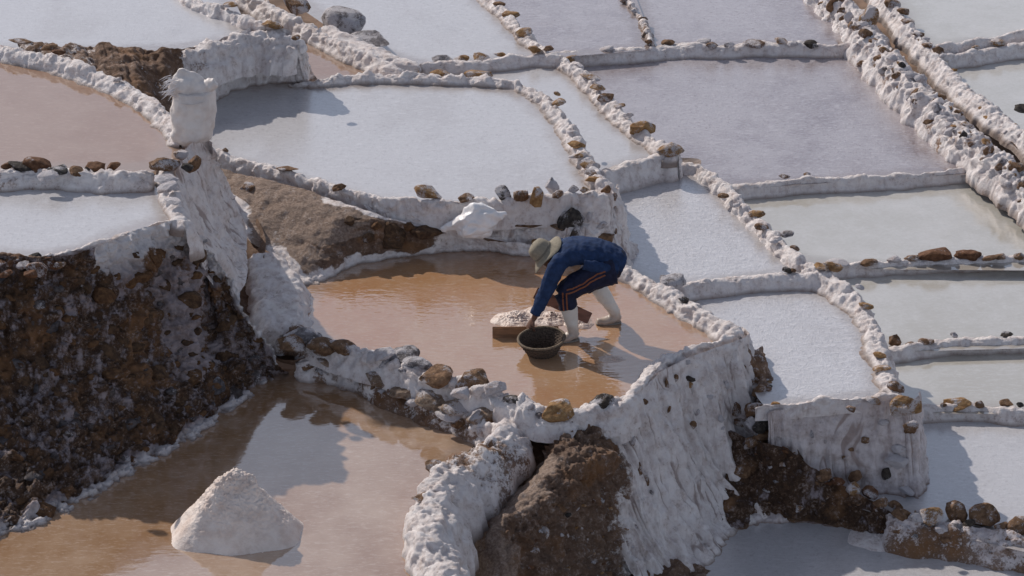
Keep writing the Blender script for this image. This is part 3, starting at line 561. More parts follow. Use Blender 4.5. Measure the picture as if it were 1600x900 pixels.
Sf, Sp, Sn = loft('stone_slope', 'brown stones set in salt where the white cliff meets the salt-streaked wall',
  [[(1140,535,.06),(1140,600,-.30),(1142,665,-.62),(1150,740,-1.0),(1172,832,-1.34)],
   [(1164,536,.04),(1172,596,-.28),(1182,660,-.56),(1200,735,-.98),(1215,822,-1.34)],
   [(1176,548,-.1),(1198,604,-.27),(1218,662,-.5),(1240,735,-.95),(1252,820,-1.34)],
   [(1184,545,-.30),(1214,604,-.31),(1240,685,-.6),(1270,745,-.9),(1290,822,-1.34)]],
  M_WALL, 150, 200, lump=.06, earth=.34, zwater=-1.3, seed=52, cat='stone slope', efun=lambda u, v: .3 * np.clip((v - .3) / .2, 0, 1) - .3 * np.clip((u - .88) / .08, 0, 1))
scatter(Sf, Sp.transpose(1, 0, 2), Sn.transpose(1, 0, 2), 34, .035, .10, ['b', 'g', 'b', 'o', 'd', 'w'], (.05, .9, .05, .88), 14, sink=.7)
stones_ray(Sf, Sp, [(1160,570,26,26,'b'),(1152,590,18,24,'g'),(1170,612,22,44,'b'),(1172,640,20,24,'b'),(1160,660,30,18,'b'),(1185,668,36,22,'d'),(1203,688,44,20,'b'),(1212,636,14,14,'o'),(1200,650,18,14,'b'),(1215,672,20,10,'w')])
RR('PB', 'stone_bank', 'dark crusted bank carrying a row of boulders at lower right', [(1385,806,-1.06,.9,.42),(1430,812,-1.03,1,.42),(1480,818,-1.03,1,.45),(1540,828,-1.04,1,.42),(1600,840,-1.04,1,.42),(1700,862,-1.04)], .12, .17, Z['PR'], Z['PB'], earth=.55, mat=M_WALL, cat='stone bank', group=None)
for x, y, z, a, b_, c in [(1180,640,-.36,.10,.10,'b'),(1190,662,-.48,.11,.09,'d'),(1176,665,-.5,.08,.10,'g'),(1198,682,-.6,.12,.08,'b'),(1186,612,-.30,.07,.07,'b'),(1178,690,-.66,.10,.08,'b')]:
    stone_at(W(x, y, z), (a, a * .8, b_), c, Sf, tilt=.3)
# small pieces
Kf, Kp, Kn = loft('earth_spur', 'dark earth spur at the foot of the rock mound, bottom right of centre',
  [[(985,872,-1.22),(1010,862,-1.2),(1040,862,-1.2),(1070,870,-1.22),(1100,884,-1.27),(1120,900,-1.33)],
   [(985,960,-1.4),(1010,960,-1.4),(1040,960,-1.4),(1070,960,-1.4),(1095,960,-1.4),(1125,960,-1.4)]],
  M_BROWN, 120, 80, [(0,0),(.3,.2),(.6,.5),(1,1)], lump=.05, earth=.9, seed=47, cat='earth')
def bed(name, label, pts, hw, mat, rise=.10):
    P, s = path([list(W(*q[:3])) + [q[3] if len(q) > 3 else 1] for q in pts], .03)
    T = np.gradient(P[:, :2], axis=0); T /= np.linalg.norm(T, axis=1)[:, None]; Nl = np.stack([-T[:, 1], T[:, 0]], 1)
    t = np.linspace(-1, 1, 14); G = np.zeros((len(P), 14, 3))
    for j, tj in enumerate(t):
        G[:, j, :2] = P[:, :2] + Nl * (tj * hw * P[:, 3])[:, None]; G[:, j, 2] = P[:, 2] + rise * tj * tj
    p = G.reshape(-1, 3); p[:, 2] += fbm(p, 7, 4, 2) * .035
    o = mesh_np(name, p, grid_faces(len(P), 14), mat, {'earth': np.full(len(p), .75), 'wet': np.full(len(p), .45)})
    return tag(o, label, kind='structure')
bed('channel_bed', 'dark wet channel between the white buttress and the brown embankment', [(338,262,.33),(352,300,.30),(370,345,.26),(390,385,.20),(388,430,.12),(388,480,.04),(395,520,-.05),(425,548,-.14),(455,566,-.2),(480,552,-.16),(530,552,-.13),(590,568,-.12),(640,585,-.12),(700,606,-.13),(760,630,-.16),(815,655,-.22),(850,680,-.28),(846,712,-.36),(798,758,-.52),(748,800,-.68),(722,850,-.88),(716,920,-1.0),(716,980,-1.1)], .15, M_BROWN)
bed('channel_bed', 'narrow dark channel between the stone wall and the white bank at upper right', [(1340,-40,-.50),(1383,8,-.50),(1418,50,-.50),(1455,95,-.51),(1497,140,-.52),(1540,180,-.53),(1587,222,-.54),(1660,290,-.57)], .07, M_BROWN, .02)

# ------------------------------------------------------------------ stones on the banks
LS = 'loose stones on the banks'
stones_on(rd['Af'], [(667,298,46,26,'o','ochre stone on the white bank behind the lying white bag'),(727,306,26,14,'b'),(530,288,22,14,'b'),(787,298,28,26,'d','dark jagged stone just above the lying white bag'),(814,300,24,24,'b'),(838,303,24,38,'o','tall yellowish stone standing left of the tallest upright stone'),(861,284,24,34,'g','tallest upright grey-brown stone, above the worker'),(896,291,20,18,'g'),(913,294,14,12,'o'),(872,300,18,14,'b'),(352,232,10,5,'b'),(448,262,34,8,'b')], dz=.04)
stones_on(rd['A'], [(873,157,22,12,'o'),(900,222,28,13,'o'),(903,240,28,9,'o'),(921,253,32,17,'o'),(923,268,26,8,'b'),(929,276,28,12,'o'),(947,292,16,18,'b'),(870,144,12,5,'o'),(893,205,14,8,'w')], dz=.02)
stones_on(rd['E1'], [(686,109,34,15,'o'),(748,110,44,18,'o'),(690,92,34,14,'g'),(722,88,28,15,'o'),(751,88,32,12,'o'),(781,83,18,6,'o')], dz=0)
stones_on(rd['E12'], [(798,18,28,11,'o'),(821,47,30,12,'o'),(837,74,24,13,'o'),(858,73,18,8,'b'),(780,4,20,8,'b')], dz=.02)
stones_on(rd['E23'], [(975,-2,12,10,'b'),(990,14,12,10,'g'),(1005,28,14,10,'b'),(1008,50,12,10,'b'),(1014,62,12,10,'b')], dz=.01)
stones_on(rd['Df'], [(895,88,24,12,'o'),(948,74,22,10,'w'),(1045,63,22,10,'b'),(1100,63,26,10,'g'),(1113,68,18,12,'b'),(1178,66,34,13,'b'),(1222,62,26,14,'o'),(1238,66,20,10,'g'),(1268,66,24,12,'d'),(1140,68,16,10,'g')], dz=.02)
stones_on(rd['A2'], [(922,117,32,14,'o'),(935,133,24,12,'o'),(945,147,28,18,'b'),(970,163,18,8,'o'),(1000,193,44,26,'o'),(1050,229,44,26,'o','large ochre stone at the lower end of the bank beside the narrow strip of brine'),(905,100,16,6,'w'),(982,178,16,8,'w')], dz=.03)
stones_on(rd['B'], [(1130,303,18,8,'b'),(1183,329,26,14,'o'),(1190,352,22,10,'b'),(1230,363,20,10,'g'),(1242,386,16,8,'b'),(1283,414,24,12,'o'),(1300,412,36,17,'o','ochre stone where the thin bank of brown stones meets the long white bank'),(1343,445,16,6,'w'),(1354,475,24,12,'o'),(1375,552,22,8,'o'),(1378,572,28,10,'o'),(1150,318,14,6,'w'),(1210,375,14,7,'w')], dz=.02)
stones_on(rd['BC'], [(1231,418,17,11,'d'),(1240,420,10,8,'b')], dz=.03)
stones_on(rd['DR3'], [(1225,273,18,5,'b'),(1262,271,12,5,'b'),(1135,288,14,8,'b')], dz=.01)
stones_on(rd['R32'], [(1357,406,28,13,'b'),(1398,402,22,12,'w'),(1425,400,24,14,'b'),(1461,394,54,22,'c','widest brown stone in the row on the thin bank at right'),(1513,395,42,22,'c','second widest brown stone of the row on the thin bank at right'),(1545,400,26,10,'b'),(1562,398,20,10,'b'),(1595,396,20,14,'b'),(1310,408,34,12,'w')], dz=.03)
stones_on(rd['R21'], [(1398,528,20,22,'b','dark upright stone at the left end of the bank above the lower greenish pan'),(1423,536,16,7,'b'),(1447,531,24,10,'b'),(1574,520,22,10,'d'),(1490,522,12,5,'g')], dz=.02)
stones_on(rd['R1P'], [(1496,626,42,16,'o'),(1530,629,16,14,'b'),(1572,627,24,14,'b'),(1594,630,12,10,'d'),(1474,630,12,6,'b')], dz=.02)
stones_on(rd['F12b'], [(1559,63,22,13,'o'),(1524,72,14,7,'o')], dz=.03)
o_ = rd['W1'][0]; G_, N_ = GRID[o_.name]; stones_ray(o_, G_, [(1356,30,38,44,'o'),(1300,8,22,24,'b'),(1328,30,20,26,'w'),(1318,-2,26,14,'b'),(1352,52,26,18,'b'),(1400,72,28,16,'o'),(1365,66,18,14,'b'),(1373,90,18,12,'b'),(1427,90,26,22,'b'),(1410,104,16,16,'d'),(1380,110,18,14,'g'),(1422,118,18,14,'g'),(1438,124,26,18,'w'),(1452,126,18,12,'o'),(1464,137,18,10,'o'),(1486,158,34,22,'o'),(1464,172,18,22,'g'),(1478,180,16,14,'w'),(1517,180,24,11,'o'),(1522,190,14,8,'o'),(1530,202,22,10,'o'),(1506,212,20,24,'d'),(1486,206,24,18,'w'),(1556,212,24,14,'b'),(1545,236,18,24,'b'),(1588,262,30,20,'b'),(1598,290,20,18,'b'),(1567,252,20,14,'g'),(1402,135,22,14,'w'),(1436,150,20,16,'w'),(1395,92,20,16,'w'),(1340,72,18,12,'w'),(1450,190,20,10,'b'),(1575,290,22,14,'w'),(1345,100,14,12,'b'),(1382,78,20,12,'o'),(1415,88,18,10,'o'),(1447,112,16,12,'b'),(1470,150,20,12,'b'),(1497,175,18,12,'b'),(1510,195,20,12,'o'),(1540,222,18,12,'o'),(1560,262,18,14,'b'),(1520,225,16,12,'b'),(1400,118,16,12,'b'),(1340,45,20,14,'b'),(1316,18,18,14,'b'),(1580,275,18,10,'o')])
stones_on(rd['W2'], [(1395,2,26,14,'b'),(1412,14,20,12,'b'),(1418,30,22,12,'b'),(1432,50,24,10,'b'),(1450,68,18,8,'b'),(1466,75,20,12,'b'),(1474,84,14,8,'g'),(1490,108,12,8,'o'),(1596,165,24,16,'d'),(1446,58,14,8,'w')], dz=.02)
stones_on(rd['L12'], [(30,255,40,16,'d'),(58,252,44,20,'c'),(90,262,34,14,'d'),(118,264,26,14,'b'),(150,256,30,16,'c'),(178,255,24,14,'c'),(10,256,18,12,'c'),(135,262,14,12,'d'),(75,270,30,14,'w')], dz=.02)
stones_on(rd['L2r'], [(254,251,48,26,'b','dark brown stone at the foot of the standing sack'),(283,236,26,22,'b'),(302,248,22,34,'b'),(292,258,18,14,'d'),(258,275,38,12,'w'),(262,290,34,10,'w'),(270,312,30,10,'w')], dz=.05)
stones_on(rd['L2f'], [(20,402,40,20,'c'),(55,398,22,14,'d'),(60,412,40,26,'c'),(80,406,26,16,'c'),(-5,408,30,14,'c'),(8,425,26,12,'c'),(38,410,24,14,'b'),(92,410,20,12,'b'),(48,424,22,14,'c')], dz=-.02)
stones_on(rd['L1'], [(75,70,28,9,'b'),(30,62,34,8,'b'),(90,78,22,8,'c'),(60,68,20,8,'b'),(183,122,14,8,'b')], dz=.04)
stones_on(rd['G'], [(428,36,34,15,'o','ochre stone on top of the white spur at upper left'),(360,5,24,8,'o'),(462,56,14,8,'b')], dz=.06)
stones_on(rd['Mf'], [(470,515,66,34,'g'),(455,528,44,30,'b'),(505,535,50,26,'b'),(538,538,44,20,'b'),(580,552,40,20,'w'),(630,552,56,24,'g'),(680,582,62,36,'b','broad round brown slab set in the rim of the brown pan'),(742,590,60,30,'b','brown stone with salt below it, right of the broad round slab'),(800,618,34,22,'d'),(720,608,30,20,'w'),(875,636,58,28,'o','flat ochre stone perched on the rim above the rock mound'),(941,626,42,34,'d','round dark green-grey stone on the rim, right of the flat ochre one')], dz=.0)
stones_on(rd['M2'], [(470,553,26,20,'g'),(520,556,46,20,'b'),(548,566,52,22,'b'),(580,574,30,16,'w'),(600,590,38,20,'b'),(628,602,48,22,'b'),(660,608,54,20,'b'),(690,626,46,20,'b'),(722,634,50,22,'b'),(748,642,40,16,'b'),(650,624,34,18,'w'),(700,645,40,14,'w')], dz=.0)
stones_on(rd['Mr'], [(1047,433,50,28,'g','rounded grey-brown stone just behind the bank right of the worker'),(1068,466,16,8,'d')], dz=.0)
stones_on(rd['S'], [(790,662,34,18,'b'),(762,690,24,16,'b'),(720,715,34,18,'b'),(683,724,40,20,'b'),(775,700,26,22,'b'),(662,776,34,6,'b'),(690,742,24,16,'b')], dz=-.03)
stones_on(rd['Ct'], [(1410,627,54,42,'o','big ochre boulder on the corner of the salt-streaked wall'),(1399,601,28,20,'b','brown stone lying on top of the corner boulder'),(1423,660,24,22,'b'),(1363,621,26,11,'o'),(1212,628,14,10,'o'),(1330,636,16,8,'b')], dz=.0)
stones_on(rd['PB'], [(1452,800,46,38,'o','leftmost of the four big boulders on the bank at lower right'),(1491,795,38,36,'b','round brown boulder second from the left on the lower right bank'),(1535,800,50,36,'b','wide brown boulder third from the left on the lower right bank'),(1592,817,42,42,'b','brown boulder at the right edge on the lower right bank'),(1400,786,24,16,'b'),(1412,800,40,18,'b'),(1565,818,24,14,'b'),(1432,806,24,16,'g'),(1515,815,20,12,'d')], dz=.03)
for x, y, z, wd, hd, c, lb in [(1290,742,-.86,30,22,'b','brown stone on the earth slope, uppermost of its cluster'),(1338,745,-.93,26,22,'b','brown stone on top of another below the salt-streaked wall'),(1333,765,-.96,26,24,'o','pale brown stone under another at the top of the dark earth slope'),(1310,752,-.9,26,16,'c','reddish stone in the middle of the cluster on the earth slope'),(1358,770,-.98,28,22,'c','reddish stone right of the pale brown one on the earth slope'),(1376,786,-1.0,26,22,'b','lowest brown stone of the line down the earth slope')]:
    p = W(x, y, z); s = mpp(p); stone_at(p, (wd * s / 2, wd * s * .38, hd * s / 2), c, None, lb)
# flat grey rocks at the upper left
for x, y, z, a, b, h, c, lb in [(535,34,.22,.26,.22,.14,'g','flat grey rock slab beside the top centre pan'),(575,64,.16,.28,.24,.09,'g','low grey rock slab in front of the taller one at upper left'),(462,6,.45,.19,.16,.14,'b','dark brown boulder at the top edge left of the grey slab')]:
    stone_at(W(x, y, z), (a, b, h), c, None, lb, rz=-.3, tilt=.1)

for k, n, a, b, cs in (('W1', 95, .04, .10, ['w', 'w', 'w', 'b', 'g', 'o']), ('W2', 26, .03, .06, ['w', 'b', 'w', 'o']), ('PB', 24, .035, .08, ['w', 'b', 'g']), ('Mf', 14, .06, .12, ['w', 'w', 'g']), ('M2', 26, .05, .10, ['b', 'w', 'b', 'g'])):
    o = rd[k][0]; G_, N_ = GRID[o.name]; scatter(o, G_, N_, n, a, b, cs, (.02, .98, .38, .88), 60 + n, sink=.75)

stones_on(rd['M2'], [(515,555,60,26,'t'),(556,566,50,24,'t'),(598,588,56,26,'t'),(640,604,60,26,'t'),(678,616,64,26,'t'),(716,632,60,26,'t'),(752,642,50,20,'t')], dz=.05)
stones_on(rd['Mf'], [(600,548,44,26,'w'),(652,560,44,24,'g'),(770,600,40,24,'w')], dz=.04)

# ------------------------------------------------------------------ cone of harvested salt, heaps in the pan
def heap(name, label, px, py, z, rx, ry, h, mat, seed, n=90, pw=1.0, cat='salt heap', grain=.012):
    c = W(px, py, z); r = np.linspace(0, 1.12, n); a = np.linspace(0, 2 * math.pi, 2 * n, endpoint=False)
    Rr, A = np.meshgrid(r, a, indexing='ij')
    wob = 1 + .07 * np.sin(A * 3 + seed) + .04 * np.sin(A * 7 + 2 * seed)
    hh = h * np.clip(1 - Rr, 0, 1) ** pw - .04 * np.clip(Rr - 1, 0, 1) / .12
    hh = np.where(Rr < .12, hh - h * .35 * (.12 - Rr) ** 2 / .12, hh)
    p = np.stack([c[0] + Rr * np.cos(A) * rx * wob, c[1] + Rr * np.sin(A) * ry * wob, z + hh], -1).reshape(-1, 3)
    q = p.copy(); k = np.clip(1.05 - Rr.ravel(), .15, 1)
    d = fbm(q, 4, 3, seed) * .05 * min(1, h / .4) + billow(q, 22, 3, seed) * grain * 1.6 + fbm(q, 45, 3, seed) * grain
    nrm = np.stack([np.cos(A), np.sin(A), np.full_like(A, 1.0)], -1).reshape(-1, 3) / 1.414
    p = p + nrm * (d * k)[:, None]
    o = mesh_np(name, p, grid_faces(n, 2 * n, True), mat, {'earth': np.full(len(p), -.3), 'wet': np.zeros(len(p))}, origin=np.array([c[0], c[1], z]))
    return tag(o, label, cat)
hm = NT('heaped_salt'); f1 = hm.noise(9, 5, .6); f2 = hm.noise(60, 4, .7)
M_HEAP = hm.done(hm.mix(hm.sstep(f1, .35, .7), (.80, .70, .64), (.66, .54, .475)), .7, hm.bump(f2, .9, .012), .3)
hm = NT('wet_salt'); f1 = hm.noise(12, 5, .6); f2 = hm.noise(60, 4, .7)
M_WETSALT = hm.done(hm.mix(hm.sstep(f1, .35, .7), (.72, .60, .53), (.56, .41, .33)), .35, hm.bump(f2, .7, .01), .5)
heap('salt_cone', 'cone-shaped pile of harvested salt standing in the front brown pan', 370, 826, Z['P0'], .55, .47, .59, M_HEAP, 3, 130)
sc_ = [o for o in scn.objects if o.name == 'salt_cone'][0]
s2 = heap('salt_skirt', None, 378, 832, Z['P0'] - .014, .72, .58, .040, M_HEAP, 5, 90, 1.1, None, .006); s2.parent = sc_; s2.location = s2.location - sc_.location
for i, (x, y, rx, ry, h, lb) in enumerate([(806, 500, .22, .20, .075, 'wet scraped salt heaped behind the left end of the wooden board'),
        (862, 499, .20, .16, .06, 'wet scraped salt heaped behind the hand on the board'), (905, 505, .14, .13, .06, 'small lump of wet salt between the two boots'),
        (955, 561, .12, .07, .018, 'thin patch of wet salt showing above the water right of the front boot'), (835, 495, .16, .22, .06, 'low wet salt behind the larger heaps near the board')]):
    heap('wet_salt', lb, x, y, 0, rx, ry, h, M_WETSALT, 11 + i * 3, 46, .75, grain=.014)
# crust apron on the lower right pan
heap('salt_apron', 'lumpy fan of salt crust spilling from the bank onto the lower right pan', 1375, 842, Z['PB'] - .01, .30, .28, .05, M_SALT, 23, 60, .6, grain=.008)

# ------------------------------------------------------------------ solids: lofted limbs fused into one skin
def tube(P, Rd, up=(0, 0, 1), seg=20, caps=True):
    P = [Vector(p) for p in P]; V = []; F = []; up = Vector(up)
    for i, p in enumerate(P):
        t = (P[min(i + 1, len(P) - 1)] - P[max(i - 1, 0)]).normalized()
        a = t.cross(up); a = a.normalized() if a.length > .05 else t.cross(Vector((0, 1, 0))).normalized()
        b = a.cross(t).normalized(); rx, ry = Rd[i] if hasattr(Rd[i], '__len__') else (Rd[i], Rd[i])
        for k in range(seg):
            an = 2 * math.pi * k / seg; V.append(p + a * math.cos(an) * rx + b * math.sin(an) * ry)
    n = len(P)
    for i in range(n - 1):
        for k in range(seg): F.append((i * seg + k, i * seg + (k + 1) % seg, (i + 1) * seg + (k + 1) % seg, (i + 1) * seg + k))
    if caps: F.append(tuple(range(seg))[::-1]); F.append(tuple((n - 1) * seg + k for k in range(seg)))
    return V, F
def stube(P, Rd, n=14, **k):
    A = [list(p) + (list(r) if hasattr(r, '__len__') else [r, r]) for p, r in zip(P, Rd)]
    B = crom(A, n); return tube([b[:3] for b in B], [(max(b[3], .002), max(b[4], .002)) for b in B], **k)
def ball(c, r, rot=None):
    bm = bmesh.new(); bmesh.ops.create_icosphere(bm, subdivisions=3, radius=1)
    M = Matrix.Translation(c) @ (rot.to_4x4() if rot else Matrix()) @ Matrix.Diagonal((*r, 1)) if hasattr(r, '__len__') else Matrix.Translation(c) @ Matrix.Scale(r, 4)
    V = [M @ v.co for v in bm.verts]; F = [tuple(v.index for v in f.verts) for f in bm.faces]; bm.free(); return V, F
def fuse(name, parts, mat, parent, voxel=.01, smooth=6, disp=None, label=None):
    V = []; F = []
    for v, f in parts:
        o = len(V); V += list(v); F += [tuple(i + o for i in q) for q in f]
    me = bpy.data.meshes.new(name); me.from_pydata([tuple(v) for v in V], [], F); ob = bpy.data.objects.new(name, me); COL.objects.link(ob)
    m = ob.modifiers.new('r', 'REMESH'); m.mode = 'VOXEL'; m.voxel_size = voxel
    if smooth: m = ob.modifiers.new('s', 'SMOOTH'); m.iterations = smooth; m.factor = .5
    dg = bpy.context.evaluated_depsgraph_get(); dg.update(); ev = ob.evaluated_get(dg)
    nm = bpy.data.meshes.new_from_object(ev); bpy.data.objects.remove(ob); bpy.data.meshes.remove(me)
    if disp is not None:
        co = np.zeros(len(nm.vertices) * 3); nm.vertices.foreach_get('co', co); co = co.reshape(-1, 3)
        no = np.array([v.normal[:] for v in nm.vertices]); co = co + no * disp(co)[:, None]; nm.vertices.foreach_set('co', co.ravel()); nm.update()
    for q in nm.polygons: q.use_smooth = True
    nm.materials.clear(); nm.materials.append(mat); nm.name = name
    ob = bpy.data.objects.new(name, nm); link(ob, parent)
    if label: ob['label'] = label
    return ob

# ------------------------------------------------------------------ the worker
M_SKIN = plain('skin', (.13, .062, .040), .55, .12, 40, .002, .35)
M_SHIRT = plain('navy_work_shirt', (.018, .037, .095), .85, .25, 22, .006, .2)
M_TROU = plain('navy_trousers', (.014, .017, .040), .75, .25, 22, .006, .2)
bm_ = NT('white_rubber'); zz = bm_.n('ShaderNodeSeparateXYZ'); bm_.l(bm_.pos, zz.inputs[0]); bf = bm_.noise(18, 4, .6)
M_BOOT = bm_.done(bm_.mix(bm_.sstep(bm_.math('ADD', zz.outputs[2], bm_.math('MULTIPLY', bf, .16)), .28, .06), (.60, .555, .51), (.40, .30, .23)), .4, bm_.bump(bf, .4, .004), .4)
M_HAT = plain('khaki_hat', (.25, .22, .17), .85, .12, 40, .003, .2)
M_OR = plain('orange_stripe', (.20, .070, .036), .7, .15, 60, .002, .2)
M_SOLE = plain('grey_sole', (.25, .22, .19), .6, .2, 30, .003)
M_HAIR = plain('black_hair', (.012, .010, .010), .6, .3, 60, .003)
O = W(893, 531, 0)
person = bpy.data.objects.new('person', None); link(person); person.location = O
tag(person, 'person bending over in blue jacket, navy trousers, khaki sun hat and white rubber boots', 'person')
hipN, hipF = (.33, .06, .70), (.34, .30, .70)
kneeN, kneeF = (-.055, .02, .47), (.13, .36, .47)
ankN, ankF = (.005, .0, .10), (.42, .36, .10)
neck = (-.17, .19, .80); chest = (-.06, .19, .80); waist = (.20, .18, .80); pelv = (.36, .18, .72)
shN, shF = (-.13, -.005, .76), (-.13, .37, .76)
elN, wrN, haN = (-.245, -.05, .50), (-.345, -.06, .245), (-.40, -.065, .17)
elF, wrF, haF = (-.16, .42, .52), (-.20, .36, .33), (-.22, .33, .27)
# head, turned down and to the left; axis from jaw to crown
hc = Vector((-.235, .19, .775)); ax = Vector((-.62, 0, .50)).normalized()
face = Vector((-.55, -.05, -.83)); face = (face - ax * face.dot(ax)).normalized(); side = ax.cross(face)
hrot = Matrix((side, face, ax)).transposed()
def H(x, y, z): return hc + side * x + face * y + ax * z
body = [ball(hc, (.075, .095, .115), hrot), ball(H(0, .03, -.06), (.055, .07, .06), hrot),
        stube([H(0, -.03, -.05), neck, chest], [.055, .06, .09]),
        stube([H(0, .088, .03), H(0, .112, -.012), H(0, .10, -.022)], [.008, .016, .010], n=6),           # nose
        stube([H(-.02, .088, -.055), H(0, .097, -.055), H(.02, .088, -.055)], [.007, .010, .007], n=6),      # lips
        ball(H(.077, -.005, -.005), (.010, .022, .032), hrot), ball(H(-.077, -.005, -.005), (.010, .022, .032), hrot),
        ball(H(.032, .075, .02), (.020, .014, .010), hrot), ball(H(-.032, .075, .02), (.020, .014, .010), hrot),
        stube([chest, waist, pelv], [(.15, .10), (.13, .09), (.14, .11)])]
def hand(wr, ha, dirv, nrm, s=1):
    """palm with four curled fingers and a thumb; dirv along the hand, nrm out of the back of the hand"""
    d = Vector(dirv).normalized(); n = Vector(nrm); n = (n - d * n.dot(d)).normalized(); sd = d.cross(n) * s
    w0 = Vector(wr); out = [stube([w0, w0 + d * .035, w0 + d * .095], [(.026, .020), (.036, .017), (.040, .014)], n=8, up=n)]
    for i, (off, L) in enumerate(((-.030, .070), (-.010, .080), (.010, .075), (.029, .060))):
        b = w0 + d * .088 + sd * off; p1 = b + d * L * .42 - n * L * .10; p2 = p1 + d * L * .18 - n * L * .34; p3 = p2 - d * L * .10 - n * L * .28
        out.append(stube([b - d * .01, p1, p2, p3], [.0105, .0098, .0088, .0070], n=10, seg=10))
    t0 = w0 + d * .028 - sd * .030; t1 = t0 + d * .030 - sd * .022 - n * .012; t2 = t1 + d * .028 - n * .022; t3 = t2 + d * .014 - n * .016 + sd * .006
    out.append(stube([t0, t1, t2, t3], [.014, .012, .0105, .008], n=10, seg=10)); return out
body += [stube([shN, elN, wrN], [.045, .038, .026]), stube([shF, elF, wrF], [.045, .038, .026])]
body += hand(wrN, haN, (-.52, -.05, -.85), (-.75, -.35, .45)) + hand(wrF, haF, (-.35, -.35, -.85), (-.8, .3, .3), -1)
fuse('body', body, M_SKIN, person, .0055, 3)
eye_m = plain('eye', (.03, .02, .018), .2, .1, 50, .001)
for s in (1, -1):
    v, f = ball(H(.030 * s, .088, .022), .0075); me = bpy.data.meshes.new('eye'); me.from_pydata([tuple(q) for q in v], [], f); me.materials.append(eye_m)
    link(bpy.data.objects.new('eye', me), person)
fuse('hair', [ball(H(0, -.03, .0), (.083, .082, .10), hrot), stube([H(0, -.075, .02), H(0, -.085, -.07)], [(.06, .03), (.05, .02)])], M_HAIR, person, .008, 3)
# jacket
wr_ = lambda s, a: (lambda c: fbm(c * [1, 1.6, 1], s, 3, 5) * a + (.35 - np.abs(pn((c + .04 * pn(c * 6, 4)[:, None]) * [15, 4, 7], 8)) * 1.6) * a)
jk = [stube([(-.175, .19, .80), (-.12, .19, .80), (-.03, .19, .80), (.12, .185, .815), (.26, .18, .79), (.385, .18, .735), (.47, .18, .70)],
            [(.07, .05), (.165, .085), (.205, .118), (.190, .115), (.180, .115), (.185, .115), (.172, .085)], n=22, seg=28),
      stube([(-.10, .05, .78), shN, (-.19, -.04, .63), elN, (-.30, -.06, .37), (-.335, -.062, .29)], [.085, .083, .074, .066, .056, .049], n=20),
      stube([(-.10, .33, .78), shF, (-.16, .41, .63), elF, (-.18, .39, .42), wrF], [.085, .083, .070, .066, .054, .045], n=20),
      stube([(.10, -.03, .77), (.25, -.04, .74), (.42, -.01, .70)], [(.03, .05), (.035, .06), (.03, .04)], n=8)]
fuse('jacket', jk, M_SHIRT, person, .008, 4, wr_(8, .008))
fuse('collar', [stube([(-.20, .27, .80), (-.185, .19, .845), (-.20, .11, .80)], [.014, .016, .014], n=10)], M_SHIRT, person, .007, 3)
# trousers
tr = [stube([(.20, .18, .74), (.33, .18, .71), (.46, .18, .68)], [(.17, .12), (.185, .145), (.15, .125)], n=12, seg=26),
      stube([(.38, .075, .68), (.22, .045, .635), (.06, .02, .56), kneeN, (-.045, .01, .38), (-.035, .008, .325)], [.145, .130, .112, .098, .088, .092], n=22, seg=22),
      stube([(.38, .28, .68), (.27, .31, .60), (.17, .34, .52), (.15, .36, .46), (.19, .36, .395), (.215, .36, .36)], [.140, .120, .098, .092, .082, .088], n=22, seg=22)]
fuse('trousers', tr, M_TROU, person, .008, 4, wr_(9, .010))
def ribbon(name, P, width, nrm, mat, thick=.004):
    P = crom(np.array(P, float), 24); V = []; F = []
    for i, p in enumerate(P):
        t = Vector(P[min(i + 1, 23)] - P[max(i - 1, 0)]).normalized(); n = Vector(nrm).normalized(); s = t.cross(n).normalized()
        for a, b in ((-1, 0), (1, 0), (1, 1), (-1, 1)): V.append(Vector(p) + s * width / 2 * a + n * thick * b)
    for i in range(23):
        for k in range(4): F.append((i * 4 + k, i * 4 + (k + 1) % 4, i * 4 + 4 + (k + 1) % 4, i * 4 + 4 + k))
    me = bpy.data.meshes.new(name); me.from_pydata([tuple(v) for v in V], [], F); me.materials.append(mat); me.update()
    return link(bpy.data.objects.new(name, me), person)
def drape(P, parent_obj, off=.004, d=(0, 1, .25)):
    """lay a line of points on the trouser surface"""
    me = parent_obj.data; bv = BVHTree.FromPolygons([v.co[:] for v in me.vertices], [p.vertices[:] for p in me.polygons])
    out = []; d = Vector(d).normalized()
    for p in crom(np.array(P, float), 24):
        h = bv.ray_cast(Vector(p) - d * 1.0, d)
        out.append((h[0] - d * off) if h[0] is not None else Vector(p))
    return [tuple(q) for q in out]
trob = [c for c in person.children if c.name.startswith('trousers')][0]
for dz in (0, .034):
    ribbon('stripe', drape([(.30, 0, .735 - dz), (.20, 0, .70 - dz), (.10, 0, .63 - dz), (.0, 0, .575 - dz), (-.05, 0, .555 - dz)], trob), .013, (0, -1, .35), M_OR)
for dx in (0, .034):
    ribbon('stripe', drape([(-.085 + dx, 0, .525), (-.082 + dx, 0, .45), (-.078 + dx, 0, .39), (-.072 + dx, 0, .335)], trob), .013, (0, -1, .1), M_OR)
